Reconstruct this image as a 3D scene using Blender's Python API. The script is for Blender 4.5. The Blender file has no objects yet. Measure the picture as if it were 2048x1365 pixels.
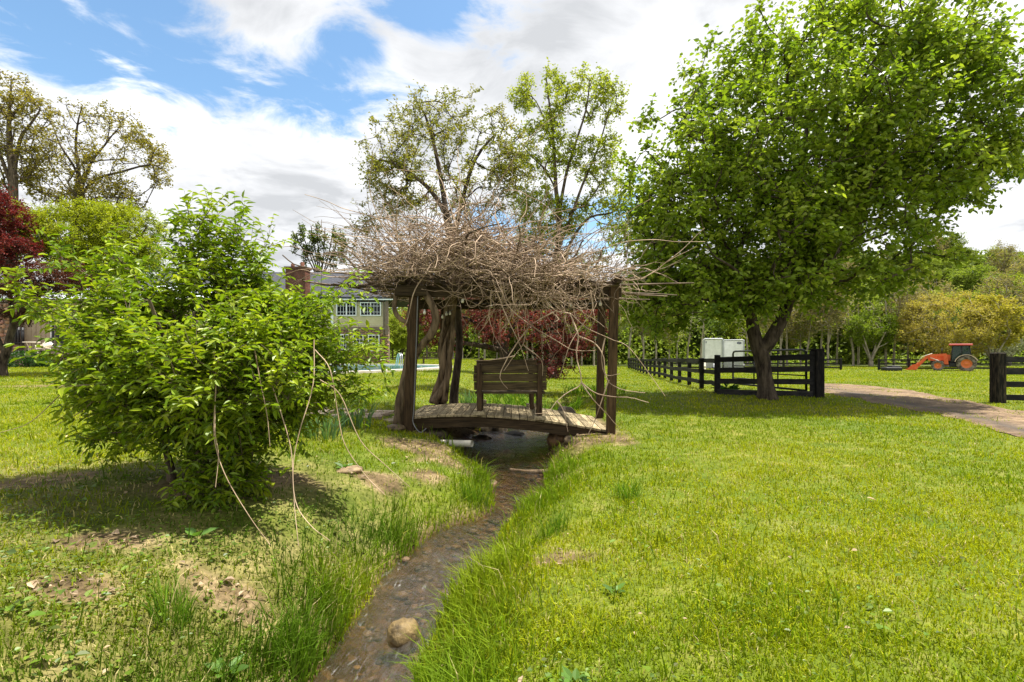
import bpy, bmesh, math, random
import numpy as np
from mathutils import Vector, Matrix

# ------------------------------------------------------------------ camera, sky, sun, exposure
scene = bpy.context.scene
COL = scene.collection
CAM_Z = 1.45
FPX, CX, HY = 1024.0, 1024.0, 700.0          # focal length, centre and horizon in the photograph's pixels
cd = bpy.data.cameras.new('camera')
cam = bpy.data.objects.new('camera', cd)
COL.objects.link(cam)
cd.sensor_width = 36.0
cd.lens = 18.0
cd.shift_y = 17.5 / 2048
cd.clip_start = 0.05
cd.clip_end = 2000
cam.location = (0, 0, CAM_Z)
cam.rotation_euler = (math.radians(90), 0, 0)
scene.camera = cam
scene.render.resolution_x = 1024
scene.render.resolution_y = 682
scene.render.engine = 'CYCLES'
scene.cycles.max_bounces = 6
scene.cycles.diffuse_bounces = 3
scene.cycles.glossy_bounces = 2
scene.cycles.transmission_bounces = 4
scene.cycles.transparent_max_bounces = 8
scene.view_settings.view_transform = 'Standard'
scene.view_settings.look = 'None'
scene.view_settings.gamma = 1.0
scene.view_settings.exposure = 1.36

SUN_DIR = Vector((0.30, 0.08, 0.95)).normalized()       # towards the sun
SUN_EL = math.asin(SUN_DIR.z)
SUN_AZ = math.atan2(SUN_DIR.x, SUN_DIR.y)
sd = bpy.data.lights.new('sun', 'SUN')
sd.energy = 4.3
sd.angle = math.radians(0.8)
sd.color = (1.0, 0.95, 0.86)
sun = bpy.data.objects.new('sun', sd)
COL.objects.link(sun)
sun.rotation_euler = (-SUN_DIR).to_track_quat('-Z', 'Y').to_euler()
sun.location = (10, -3, 40)


def nd(nt, kind, loc=None, **kw):
    n = nt.nodes.new(kind)
    for k, v in kw.items():
        if k.startswith('i_'):
            n.inputs[k[2:].replace('_', ' ')].default_value = v
        else:
            setattr(n, k, v)
    return n


def math_node(nt, op, a, b=None, c=None, clamp=False):
    n = nt.nodes.new('ShaderNodeMath')
    n.operation = op
    n.use_clamp = clamp
    for i, v in enumerate((a, b, c)):
        if v is None:
            continue
        if isinstance(v, (int, float)):
            n.inputs[i].default_value = v
        else:
            nt.links.new(v, n.inputs[i])
    return n.outputs[0]


def ramp(nt, fac, stops, interp='LINEAR'):
    n = nt.nodes.new('ShaderNodeValToRGB')
    cr = n.color_ramp
    cr.interpolation = interp
    while len(cr.elements) < len(stops):
        cr.elements.new(0.5)
    for e, (p, c) in zip(cr.elements, stops):
        e.position = p
        e.color = (c[0], c[1], c[2], 1) if not isinstance(c, (int, float)) else (c, c, c, 1)
    nt.links.new(fac, n.inputs[0])
    return n.outputs[0]


def mixc(nt, fac, a, b, blend='MIX'):
    n = nt.nodes.new('ShaderNodeMix')
    n.data_type = 'RGBA'
    n.blend_type = blend
    for sock, v in ((n.inputs[0], fac), (n.inputs[6], a), (n.inputs[7], b)):
        if isinstance(v, (int, float)):
            sock.default_value = v
        elif isinstance(v, tuple):
            sock.default_value = (v[0], v[1], v[2], 1)
        else:
            nt.links.new(v, sock)
    return n.outputs[2]


def noise_tex(nt, vec, scale, detail=4, rough=0.55, dist=0.0):
    n = nt.nodes.new('ShaderNodeTexNoise')
    n.inputs['Scale'].default_value = scale
    n.inputs['Detail'].default_value = detail
    n.inputs['Roughness'].default_value = rough
    n.inputs['Distortion'].default_value = dist
    if vec is not None:
        nt.links.new(vec, n.inputs['Vector'])
    return n.outputs[0]


def build_world():
    w = bpy.data.worlds.new('World')
    scene.world = w
    w.use_nodes = True
    nt = w.node_tree
    nt.nodes.clear()
    out = nt.nodes.new('ShaderNodeOutputWorld')
    bg = nt.nodes.new('ShaderNodeBackground')
    bg.inputs[1].default_value = 0.1
    nt.links.new(bg.outputs[0], out.inputs[0])
    sky = nt.nodes.new('ShaderNodeTexSky')
    sky.sky_type = 'NISHITA'
    sky.sun_disc = False
    sky.sun_elevation = SUN_EL
    sky.sun_rotation = SUN_AZ
    tc = nt.nodes.new('ShaderNodeTexCoord')
    sp = nt.nodes.new('ShaderNodeSeparateXYZ')
    nt.links.new(tc.outputs['Generated'], sp.inputs[0])
    z = math_node(nt, 'MAXIMUM', sp.outputs[2], 0.03)
    zz = math_node(nt, 'ADD', z, 0.06)
    u = math_node(nt, 'DIVIDE', sp.outputs[0], zz)
    v = math_node(nt, 'DIVIDE', sp.outputs[1], zz)
    cb = nt.nodes.new('ShaderNodeCombineXYZ')
    nt.links.new(u, cb.inputs[0])
    nt.links.new(v, cb.inputs[1])
    P = cb.outputs[0]
    n1 = noise_tex(nt, P, 2.6, 9, 0.62, 0.5)
    n2 = noise_tex(nt, P, 0.9, 5, 0.5, 0.3)
    # clear-sky openings, as places in the cloud layer (u, v, radius)
    hole = None
    for (a, b, r) in ((-1.30, 1.45, 0.25), (-1.02, 1.58, 0.30), (-0.72, 1.72, 0.26), (-0.95, 1.30, 0.20), (-0.22, 1.34, 0.20), (-0.45, 1.46, 0.12),
                      (0.30, 3.4, 0.55)):
        d = nt.nodes.new('ShaderNodeVectorMath')
        d.operation = 'DISTANCE'
        nt.links.new(P, d.inputs[0])
        d.inputs[1].default_value = (a, b, 0)
        q = math_node(nt, 'SUBTRACT', 1.0, math_node(nt, 'DIVIDE', d.outputs['Value'], r * 1.7))
        hole = q if hole is None else math_node(nt, 'MAXIMUM', hole, q)
    hole = math_node(nt, 'MAXIMUM', hole, -0.5)
    s = math_node(nt, 'ADD', math_node(nt, 'MULTIPLY', hole, 0.75), math_node(nt, 'MULTIPLY', math_node(nt, 'SUBTRACT', 0.5, n1), 2.4))
    blue = nt.nodes.new('ShaderNodeMapRange')
    blue.interpolation_type = 'SMOOTHSTEP'
    blue.inputs['From Min'].default_value = 0.12
    blue.inputs['From Max'].default_value = 0.62
    nt.links.new(s, blue.inputs['Value'])
    grey = math_node(nt, 'ADD', math_node(nt, 'MULTIPLY', n2, 0.7), math_node(nt, 'MULTIPLY', n1, 0.3))
    cloud = ramp(nt, grey, [(0.36, (5.6, 5.65, 5.7)), (0.47, (4.4, 4.45, 4.55)), (0.58, (2.8, 2.88, 3.0))])
    skyc = mixc(nt, 1.0, sky.outputs[0], (.74, .90, .92), 'MULTIPLY')
    c = mixc(nt, blue.outputs[0], cloud, skyc)
    nt.links.new(c, bg.inputs[0])


build_world()

# ------------------------------------------------------------------ helpers
RNG = np.random.default_rng(7)


def unit(v):
    v = np.asarray(v, float)
    return v / np.maximum(np.linalg.norm(v, axis=-1, keepdims=True), 1e-9)


def at(px, py, d):
    return np.array([(px - CX) / FPX * d, d, CAM_Z - (py - HY) / FPX * d])


def _hash(i, j, s):
    n = (i.astype(np.int64) * 374761393 + j.astype(np.int64) * 668265263 + s * 974634777) & 0x7fffffff
    n = ((n ^ (n >> 13)) * 1274126177) & 0x7fffffff
    n = n ^ (n >> 16)
    return (n & 0xffff) / 65535.0


def vnoise(x, y, s=0):
    x = np.asarray(x, float)
    y = np.asarray(y, float)
    i = np.floor(x)
    j = np.floor(y)
    f = x - i
    g = y - j
    f = f * f * (3 - 2 * f)
    g = g * g * (3 - 2 * g)
    a = _hash(i, j, s)
    b = _hash(i + 1, j, s)
    c = _hash(i, j + 1, s)
    d = _hash(i + 1, j + 1, s)
    return (a * (1 - f) + b * f) * (1 - g) + (c * (1 - f) + d * f) * g


def fbm(x, y, s=0, o=3):
    t = 0
    a = 0.5
    for k in range(o):
        t = t + a * vnoise(x, y, s + k)
        x = np.asarray(x) * 2.03 + 11.3
        y = np.asarray(y) * 2.03 + 5.7
        a *= 0.5
    return t / (1 - 0.5 ** o)


def sstep(a, b, x):
    t = np.clip((np.asarray(x, float) - a) / (b - a), 0, 1)
    return t * t * (3 - 2 * t)


OFF = {}


class MB:
    """collects geometry and links it as one mesh object"""

    def __init__(self):
        self.v = []
        self.loops = []
        self.cnt = []
        self.c = []
        self.sm = []
        self.n = 0

    def add(self, verts, faces, col=None, smooth=False):
        """faces: int array (m,k) or list of tuples"""
        verts = np.asarray(verts, float).reshape(-1, 3)
        if isinstance(faces, np.ndarray):
            self.loops.append((faces + self.n).ravel())
            self.cnt.append(np.full(len(faces), faces.shape[1]))
            m = len(faces)
        else:
            self.loops.append(np.concatenate([np.asarray(f) for f in faces]) + self.n)
            self.cnt.append(np.array([len(f) for f in faces]))
            m = len(faces)
        self.v.append(verts)
        self.sm.append(np.full(m, smooth))
        if col is None:
            col = (1, 1, 1)
        col = np.asarray(col, float)
        if col.ndim == 1:
            col = np.broadcast_to(col, (len(verts), 3))
        self.c.append(col)
        self.n += len(verts)

    def box(self, c, s, rz=0, ry=0, rx=0, col=None, bevel=0.0):
        c = np.asarray(c, float)
        hx, hy, hz = np.asarray(s, float) / 2
        R = np.array((Matrix.Rotation(rz, 3, 'Z') @ Matrix.Rotation(ry, 3, 'Y') @ Matrix.Rotation(rx, 3, 'X')))
        b = min(bevel, hx * .45, hy * .45, hz * .45)
        if b <= 0:
            v = np.array([[x, y, z] for x in (-hx, hx) for y in (-hy, hy) for z in (-hz, hz)])
            f = np.array([[0, 1, 3, 2], [4, 6, 7, 5], [0, 4, 5, 1], [2, 3, 7, 6], [0, 2, 6, 4], [1, 5, 7, 3]])
            self.add(v @ R.T + c, f, col)
            return
        bm = bmesh.new()
        bmesh.ops.create_cube(bm, size=1.0)
        for w in bm.verts:
            w.co = Vector((w.co.x * 2 * hx, w.co.y * 2 * hy, w.co.z * 2 * hz))
        bmesh.ops.bevel(bm, geom=list(bm.edges), offset=b, segments=1, affect='EDGES')
        self.bm(bm, R, c, col)

    def bm(self, bm, R=np.eye(3), c=(0, 0, 0), col=None, smooth=False):
        bm.verts.index_update()
        v = np.array([w.co[:] for w in bm.verts])
        f = [[w.index for w in q.verts] for q in bm.faces]
        bm.free()
        self.add(v @ np.asarray(R).T + np.asarray(c), f, col, smooth)

    def tube(self, pts, radii, n=6, col=None, cap=True, smooth=True, flute=0.0, twist=0.0):
        pts = np.asarray(pts, float)
        m = len(pts)
        radii = np.broadcast_to(np.asarray(radii, float), (m,))
        T = unit(np.gradient(pts, axis=0))
        a = np.array([0, 0, 1.0]) if abs(T[0][2]) < .9 else np.array([1.0, 0, 0])
        U = unit(np.cross(T[0], a))
        Us = [U]
        for k in range(1, m):
            U = U - T[k] * np.dot(U, T[k])
            U = unit(U)
            Us.append(U)
        Us = np.array(Us)
        Vs = np.cross(T, Us)
        ang = np.linspace(0, 2 * np.pi, n, endpoint=False)
        rr = radii[:, None] * np.ones((1, n))
        A = ang[None, :] + np.zeros((m, 1))
        if flute:
            tt = np.linspace(0, 1, m)[:, None] * twist
            rr = rr * (1 + flute * np.sin(3 * A + tt) + flute * .6 * np.sin(5 * A - 1.7 * tt + 1))
        ring = pts[:, None, :] + rr[..., None] * (np.cos(A)[..., None] * Us[:, None, :] + np.sin(A)[..., None] * Vs[:, None, :])
        i = np.arange(m - 1)[:, None] * n
        j = np.arange(n)[None, :]
        j2 = (j + 1) % n
        f = np.stack([i + j, i + j2, i + n + j2, i + n + j], -1).reshape(-1, 4)
        base = self.n
        self.add(ring.reshape(-1, 3), f, col, smooth)
        if cap:
            self.loops.append(np.arange(n)[::-1] + base)
            self.cnt.append(np.array([n]))
            self.loops.append(np.arange(n) + base + (m - 1) * n)
            self.cnt.append(np.array([n]))
            self.sm.append(np.array([False, False]))

    def frusta(self, P0, P1, r0, r1, n=3, col=None):
        """many straight tapered sticks at once"""
        P0 = np.asarray(P0, float)
        P1 = np.asarray(P1, float)
        m = len(P0)
        if m == 0:
            return
        T = unit(P1 - P0)
        a = np.where(np.abs(T[:, 2:3]) < .9, np.array([[0, 0, 1.0]]), np.array([[1.0, 0, 0]]))
        U = unit(np.cross(T, a))
        V = np.cross(T, U)
        ang = np.linspace(0, 2 * np.pi, n, endpoint=False)
        off = np.cos(ang)[None, :, None] * U[:, None, :] + np.sin(ang)[None, :, None] * V[:, None, :]
        r0 = np.broadcast_to(np.asarray(r0, float), (m,))[:, None, None]
        r1 = np.broadcast_to(np.asarray(r1, float), (m,))[:, None, None]
        v = np.concatenate([P0[:, None, :] + r0 * off, P1[:, None, :] + r1 * off], 1)
        j = np.arange(n)
        f = np.stack([j, (j + 1) % n, n + (j + 1) % n, n + j], -1)
        F = (np.arange(m)[:, None, None] * 2 * n + f[None]).reshape(-1, 4)
        if col is not None and np.ndim(col) == 2:
            col = np.repeat(col, 2 * n, 0)
        self.add(v.reshape(-1, 3), F, col, True)

    def leaves(self, P, D, N, L, W, col, six=False, fold=.2, droop=.12):
        m = len(P)
        if m == 0:
            return
        D = unit(D)
        S = unit(np.cross(D, N))
        N = np.cross(S, D)
        L = np.broadcast_to(np.asarray(L, float), (m,))[:, None]
        W = np.broadcast_to(np.asarray(W, float), (m,))[:, None]
        col = np.asarray(col, float)
        if col.ndim == 1:
            col = np.broadcast_to(col, (m, 3))
        if six:
            up = N * W * fold
            v = np.stack([P, P + D * L * .28 + S * W * .42 + up, P + D * L * .62 + S * W * .40 + up - N * L * droop * .4,
                          P + D * L - N * L * droop, P + D * L * .62 - S * W * .40 + up - N * L * droop * .4, P + D * L * .28 - S * W * .42 + up], 1)
            F = np.array([[0, 1, 2, 3], [0, 3, 4, 5]])
            k = 6
        else:
            up = N * W * fold
            v = np.stack([P, P + D * L * .45 + S * W * .5 + up, P + D * L - N * L * droop, P + D * L * .45 - S * W * .5 + up], 1)
            F = np.array([[0, 1, 2], [0, 2, 3]])
            k = 4
        f = (np.arange(m)[:, None, None] * k + F[None]).reshape(-1, F.shape[1])
        self.add(v.reshape(-1, 3), f, np.repeat(col, k, 0), False)

    def lathe(self, prof, n=24, axis='Z', c=(0, 0, 0), col=None, smooth=True):
        prof = np.asarray(prof, float)
        m = len(prof)
        ang = np.linspace(0, 2 * np.pi, n, endpoint=False)
        x = prof[:, 0:1] * np.cos(ang)
        y = prof[:, 0:1] * np.sin(ang)
        z = prof[:, 1:2] * np.ones((1, n))
        if axis == 'Z':
            v = np.stack([x, y, z], -1)
        elif axis == 'Y':
            v = np.stack([x, z, y], -1)
        else:
            v = np.stack([z, x, y], -1)
        i = np.arange(m - 1)[:, None] * n
        j = np.arange(n)[None, :]
        f = np.stack([i + j, i + (j + 1) % n, i + n + (j + 1) % n, i + n + j], -1).reshape(-1, 4)
        self.add(v.reshape(-1, 3) + np.asarray(c), f, col, smooth)

    def prism(self, outline, y0, y1, plane='XZ', col=None):
        """outline polygon extruded; plane XZ -> along y, XY -> along z, YZ -> along x"""
        o = np.asarray(outline, float)
        k = len(o)

        def put(t):
            if plane == 'XZ':
                return np.stack([o[:, 0], np.full(k, t), o[:, 1]], -1)
            if plane == 'XY':
                return np.stack([o[:, 0], o[:, 1], np.full(k, t)], -1)
            return np.stack([np.full(k, t), o[:, 0], o[:, 1]], -1)
        v = np.concatenate([put(y0), put(y1)])
        f = [tuple(range(k))[::-1], tuple(range(k, 2 * k))] + [(i, (i + 1) % k, k + (i + 1) % k, k + i) for i in range(k)]
        self.add(v, f, col)

    def rock(self, c, r, seed=0, amp=.18, sub=2, col=None, rz=0.0):
        V, F = ico(sub)
        s = np.random.default_rng(seed).random(3) * 50
        n = fbm(V[:, 0] * 1.9 + s[0] + V[:, 2] * .7, V[:, 1] * 1.9 + s[1] - V[:, 2] * .9, seed % 97, 4) - .5
        n = n + .35 * (fbm(V[:, 0] * 6 + s[0] - V[:, 2] * 2, V[:, 1] * 6 + V[:, 2] * 5 + s[1], seed % 89, 3) - .5)
        v = V * (1 + amp * 2 * n[:, None]) * np.asarray(r, float)
        R = np.array(Matrix.Rotation(rz, 3, 'Z'))
        self.add(v @ R.T + np.asarray(c), F, col, True)

    def build(self, name, mat=None, parent=None, noff=False):
        v = np.concatenate(self.v) if self.v else np.zeros((0, 3))
        off = (0, 0, 0)
        if parent is not None and not noff:
            off = OFF.get(parent.name, (0, 0, 0))
        v = v - np.asarray(off)
        me = bpy.data.meshes.new(name)
        loops = np.concatenate(self.loops).astype(np.int32)
        cnt = np.concatenate(self.cnt).astype(np.int32)
        start = np.concatenate([[0], np.cumsum(cnt)[:-1]]).astype(np.int32)
        me.vertices.add(len(v))
        me.vertices.foreach_set('co', v.astype(np.float32).ravel())
        me.loops.add(len(loops))
        me.loops.foreach_set('vertex_index', loops)
        me.polygons.add(len(cnt))
        me.polygons.foreach_set('loop_start', start)
        try:
            me.polygons.foreach_set('loop_total', cnt)
        except Exception:
            pass
        me.polygons.foreach_set('use_smooth', np.concatenate(self.sm).astype(bool))
        a = me.attributes.new('Col', 'FLOAT_COLOR', 'POINT')
        c = np.concatenate(self.c).astype(np.float32)
        c4 = np.concatenate([c, np.ones((len(c), 1), np.float32)], 1)
        a.data.foreach_set('color', c4.ravel())
        me.update(calc_edges=True)
        me.validate()
        if mat is not None:
            me.materials.append(mat)
        o = bpy.data.objects.new(name, me)
        COL.objects.link(o)
        if parent is not None:
            o.parent = parent
            OFF[o.name] = off
        return o


_ICO = {}


def ico(sub):
    if sub not in _ICO:
        bm = bmesh.new()
        bmesh.ops.create_icosphere(bm, subdivisions=sub, radius=1.0)
        bm.verts.index_update()
        v = np.array([w.co[:] for w in bm.verts])
        f = np.array([[w.index for w in q.verts] for q in bm.faces])
        bm.free()
        _ICO[sub] = (v, f)
    return _ICO[sub]


def tag(o, label, cat, group=None, kind=None):
    o['label'] = label
    o['category'] = cat
    if group:
        o['group'] = group
    if kind:
        o['kind'] = kind
    return o


def thing(name, label, cat, loc=(0, 0, 0), group=None):
    o = bpy.data.objects.new(name, None)
    o.empty_display_size = 0.2
    COL.objects.link(o)
    o.location = tuple(float(t) for t in loc)
    OFF[o.name] = tuple(float(t) for t in loc)
    return tag(o, label, cat, group)


def structure(o, label=None, cat=None):
    o['kind'] = 'structure'
    if label:
        o['label'] = label
        o['category'] = cat
    return o


def copy_tree(o, parent=None):
    c = o.copy()
    COL.objects.link(c)
    if parent is not None:
        c.parent = parent
    for ch in list(o.children):
        copy_tree(ch, c)
    return c


def smooth_path(pts, k=4):
    """Catmull-Rom through the points (any number of columns)"""
    p = np.asarray(pts, float)
    if len(p) < 3:
        t = np.linspace(0, 1, k + 1)[:, None]
        return p[0] * (1 - t) + p[-1] * t
    q = np.vstack([2 * p[0] - p[1], p, 2 * p[-1] - p[-2]])
    out = []
    for i in range(1, len(q) - 2):
        a, b, c, d = q[i - 1], q[i], q[i + 1], q[i + 2]
        for t in np.arange(k) / k:
            out.append(.5 * ((2 * b) + (c - a) * t + (2 * a - 5 * b + 4 * c - d) * t * t + (3 * b - a - 3 * c + d) * t ** 3))
    out.append(p[-1])
    return np.array(out)


# ------------------------------------------------------------------ materials
def new_mat(name):
    m = bpy.data.materials.new(name)
    m.use_nodes = True
    nt = m.node_tree
    nt.nodes.clear()
    out = nt.nodes.new('ShaderNodeOutputMaterial')
    return m, nt, out


def pbsdf(nt, color, rough=.7, spec=.4, metal=0.0, bump=None, bstr=.3, bdist=.01):
    b = nt.nodes.new('ShaderNodeBsdfPrincipled')
    if isinstance(color, tuple):
        b.inputs['Base Color'].default_value = (*color[:3], 1)
    else:
        nt.links.new(color, b.inputs['Base Color'])
    if isinstance(rough, (int, float)):
        b.inputs['Roughness'].default_value = rough
    else:
        nt.links.new(rough, b.inputs['Roughness'])
    b.inputs['Specular IOR Level'].default_value = spec
    b.inputs['Metallic'].default_value = metal
    if bump is not None:
        bn = nt.nodes.new('ShaderNodeBump')
        bn.inputs['Strength'].default_value = bstr
        bn.inputs['Distance'].default_value = bdist
        nt.links.new(bump, bn.inputs['Height'])
        nt.links.new(bn.outputs[0], b.inputs['Normal'])
    return b


def mapped(nt, scale=(1, 1, 1), rot=(0, 0, 0)):
    tc = nt.nodes.new('ShaderNodeTexCoord')
    mp = nt.nodes.new('ShaderNodeMapping')
    mp.inputs['Scale'].default_value = scale
    mp.inputs['Rotation'].default_value = rot
    nt.links.new(tc.outputs['Object'], mp.inputs[0])
    return mp.outputs[0]


def attr_col(nt):
    a = nt.nodes.new('ShaderNodeAttribute')
    a.attribute_name = 'Col'
    return a.outputs['Color']


def mat_leaf(name, trans=.35, rough=.5, spec=.3, tint=(1.15, 1.2, .6)):
    m, nt, out = new_mat(name)
    c = attr_col(nt)
    b = pbsdf(nt, c, rough, spec)
    t = nt.nodes.new('ShaderNodeBsdfTranslucent')
    nt.links.new(mixc(nt, 1.0, c, tint, 'MULTIPLY'), t.inputs[0])
    mx = nt.nodes.new('ShaderNodeMixShader')
    mx.inputs[0].default_value = trans
    nt.links.new(b.outputs[0], mx.inputs[1])
    nt.links.new(t.outputs[0], mx.inputs[2])
    nt.links.new(mx.outputs[0], out.inputs[0])
    return m


def mat_noise(name, c1, c2, scale=6, rough=.75, spec=.3, stretch=(1, 1, 1), bstr=.3, bdist=.01, bscale=None, metal=0.0, useattr=False, lo=.35, hi=.65):
    m, nt, out = new_mat(name)
    v = mapped(nt, stretch)
    n = noise_tex(nt, v, scale, 6, .6, .2)
    c = ramp(nt, n, [(lo, c1), (hi, c2)])
    if useattr:
        c = mixc(nt, 1.0, c, attr_col(nt), 'MULTIPLY')
    nb = noise_tex(nt, v, bscale or scale * 4, 5, .65)
    b = pbsdf(nt, c, rough, spec, metal, nb, bstr, bdist)
    nt.links.new(b.outputs[0], out.inputs[0])
    return m


def mat_plain(name, c, rough=.5, spec=.4, metal=0.0):
    return mat_noise(name, tuple(x * .88 for x in c), tuple(min(1, x * 1.08) for x in c), 3, rough, spec, bstr=.05, metal=metal)


M = {}
M['leaf_bush'] = mat_leaf('bush_leaf', .40, .45, .45)
M['leaf'] = mat_leaf('tree_leaf', .46, .45, .4)
M['leaf_pear'] = mat_leaf('glossy_leaf', .42, .42, .35)
M['leaf_red'] = mat_leaf('red_leaf', .35, .5, .3, (1.3, .6, .6))
M['leaf_far'] = mat_leaf('far_leaf', .38, .6, .2)
M['grass'] = mat_leaf('grass_blade', .42, .7, .08, (1.12, 1.18, .5))
M['litter'] = mat_leaf('dry_leaf', .2, .7, .15, (1.1, 1.0, .8))
M['bark'] = mat_noise('bark', (.04, .03, .02), (.17, .13, .09), 9, .9, .15, (1, 1, .25), .8, .02)
M['bark_dark'] = mat_noise('dark_bark', (.022, .016, .012), (.12, .092, .065), 10, .9, .15, (1, 1, .25), .9, .02)
M['bark_pale'] = mat_noise('pale_bark', (.22, .19, .14), (.42, .37, .29), 5, .9, .1, (1, 1, .3), .5, .02)
M['bark_vine'] = mat_noise('vine_bark', (.035, .024, .014), (.25, .18, .11), 14, .9, .15, (1, 1, .15), .9, .02)
M['twig'] = mat_noise('bare_twig', (.15, .105, .07), (.42, .325, .24), 3, .8, .2, bstr=.1, useattr=True)
M['wood_deck'] = mat_noise('weathered_deck', (.17, .135, .075), (.42, .35, .225), 5, .85, .2, (6, .5, 6), .5, .006, useattr=True)
M['wood_bench'] = mat_noise('bench_wood', (.032, .022, .011), (.105, .074, .038), 5, .8, .25, (.6, 6, 6), .5, .006, useattr=True)
M['wood_post'] = mat_noise('post_wood', (.026, .016, .008), (.092, .058, .030), 6, .85, .2, (6, 6, .5), .5, .006, useattr=True)
M['wood_beam'] = mat_noise('beam_wood', (.024, .016, .008), (.085, .060, .032), 6, .85, .2, (.5, 6, 6), .5, .006, useattr=True)
M['fence'] = mat_noise('black_fence_paint', (.006, .006, .007), (.022, .020, .019), 4, .75, .25, (1, 1, 3), .4, .006, useattr=True)
M['fence_post'] = mat_noise('black_post_paint', (.006, .006, .006), (.04, .032, .024), 7, .85, .2, (3, 3, .5), .6, .01, lo=.45, hi=.75)
M['gate'] = mat_plain('black_gate_tube', (.012, .012, .014), .45)
M['rock'] = mat_noise('stream_rock', (.05, .038, .024), (.25, .20, .13), 11, .6, .4, bstr=1.0, bdist=.01, useattr=True)
M['white'] = mat_plain('white_paint', (.78, .79, .80), .4)
M['cream'] = mat_plain('cream_resin', (.72, .66, .52), .5)
M['metal'] = mat_plain('brushed_metal', (.5, .51, .52), .35, metal=.8)
M['pipe'] = mat_plain('pale_pipe', (.62, .58, .48), .5)
M['black'] = mat_plain('black_plastic', (.015, .015, .017), .5)

# ------------------------------------------------------------------ terrain
# stream: x, y, half width, water level
ST = np.array([(-1.45, -1.5, .30, -.44), (-1.22, 0.6, .30, -.42), (-1.0, 1.9, .29, -.40), (-.78, 3.2, .28, -.375), (-.69, 3.95, .31, -.37), (-.56, 4.5, .35, -.365), (-.43, 4.95, .30, -.36), (-.25, 5.3, .17, -.355), (-.06, 5.6, .17, -.35),
               (.05, 6.2, .27, -.34), (.11, 7.1, .40, -.33), (.08, 7.8, .52, -.32), (-.05, 8.5, .72, -.315), (-.12, 9.7, .88, -.31), (.15, 11.3, .70, -.28), (.8, 12.8, .42, -.25), (1.5, 14.5, .25, -.23), (2.0, 15.6, .12, -.22)])
STS = smooth_path(ST, 5)


def stream_near(x, y):
    """distance to the stream's centre line, half width, water level and side (+ = right bank)"""
    x = np.asarray(x, float)
    y = np.asarray(y, float)
    best = np.full(x.shape, 1e9)
    w = np.zeros(x.shape)
    zw = np.zeros(x.shape)
    side = np.zeros(x.shape)
    for a, b in zip(STS[:-1], STS[1:]):
        dx, dy = b[0] - a[0], b[1] - a[1]
        L2 = dx * dx + dy * dy
        t = np.clip(((x - a[0]) * dx + (y - a[1]) * dy) / L2, 0, 1)
        qx, qy = a[0] + t * dx, a[1] + t * dy
        d = np.hypot(x - qx, y - qy)
        k = d < best
        best = np.where(k, d, best)
        w = np.where(k, a[2] + t * (b[2] - a[2]), w)
        zw = np.where(k, a[3] + t * (b[3] - a[3]), zw)
        side = np.where(k, np.sign((x - qx) * dy - (y - qy) * dx), side)
    return best, w, zw, side


def poly_sdf(x, y, poly):
    """signed distance to polygon, negative inside"""
    x = np.asarray(x, float)
    y = np.asarray(y, float)
    p = np.asarray(poly, float)
    d = np.full(x.shape, 1e9)
    ins = np.zeros(x.shape, bool)
    for a, b in zip(p, np.roll(p, -1, 0)):
        ex, ey = b - a
        t = np.clip(((x - a[0]) * ex + (y - a[1]) * ey) / (ex * ex + ey * ey + 1e-12), 0, 1)
        d = np.minimum(d, np.hypot(x - a[0] - t * ex, y - a[1] - t * ey))
        c = (a[1] > y) != (b[1] > y)
        xi = a[0] + (y - a[1]) / (ey if abs(ey) > 1e-9 else 1e-9) * ex
        ins ^= c & (x < xi)
    return np.where(ins, -d, d)


POOL = smooth_path([(-30, 36), (-20, 24.5), (-13, 25.2), (-8.9, 27.0), (-6.2, 30.5), (-4.5, 34.2), (-4.3, 37), (-5.6, 39.6), (-9, 41.3), (-15, 41.8), (-24, 41.0), (-30, 36)], 5)[:-1]
DR_LO = smooth_path([(4.6, 1.5), (6.0, 4.2), (7.2, 6.3), (8.25, 8.25), (9.4, 11), (10.0, 14.1), (10.4, 17.0), (11.3, 19.4), (12.4, 21.3)], 5)
DR_UP = smooth_path([(8.2, 3), (9.7, 6.6), (10.8, 9.4), (11.9, 11.9), (13.3, 15.6), (14.3, 18.6), (14.8, 21.2), (14.5, 22.6), (13.6, 22.9)], 5)
DRIVE = np.vstack([DR_LO, DR_UP[::-1]])
PATH_C = smooth_path([(-6.5, 11.0), (-4.6, 10.3), (-3.2, 9.9), (-1.7, 9.8)], 6)


def base_h(x, y):
    x = np.asarray(x, float)
    y = np.asarray(y, float)
    z = -.5 * sstep(15, 48, y) * sstep(-3, 3, x)
    z = z - .2 * sstep(50, 62, y) * sstep(-3, 3, x)
    z = z + .22 * sstep(-1.0, -2.8, x)
    z = z + .12 * sstep(-24, -12, -y) * 0
    z = z + .06 * sstep(-6, -2, x) * sstep(8.0, 5.5, y) * sstep(3.4, 5.0, y) * sstep(-.9, -2.2, x)
    # the wooded hill behind the field, higher to the right
    z = z + 30 * sstep(80, 200, y) * (.28 + .72 * sstep(-10, 110, x))
    z = z + .10 * (fbm(x * .45, y * .45, 3) - .5) * sstep(60, 20, y) + .035 * (fbm(x * 2.3, y * 2.3, 9) - .5) * sstep(25, 8, y)
    p = poly_sdf(x, y, POOL)
    z = np.where(p < 1.2, .16 + (z - .16) * sstep(0.6, 1.2, p), z)
    return z


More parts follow.
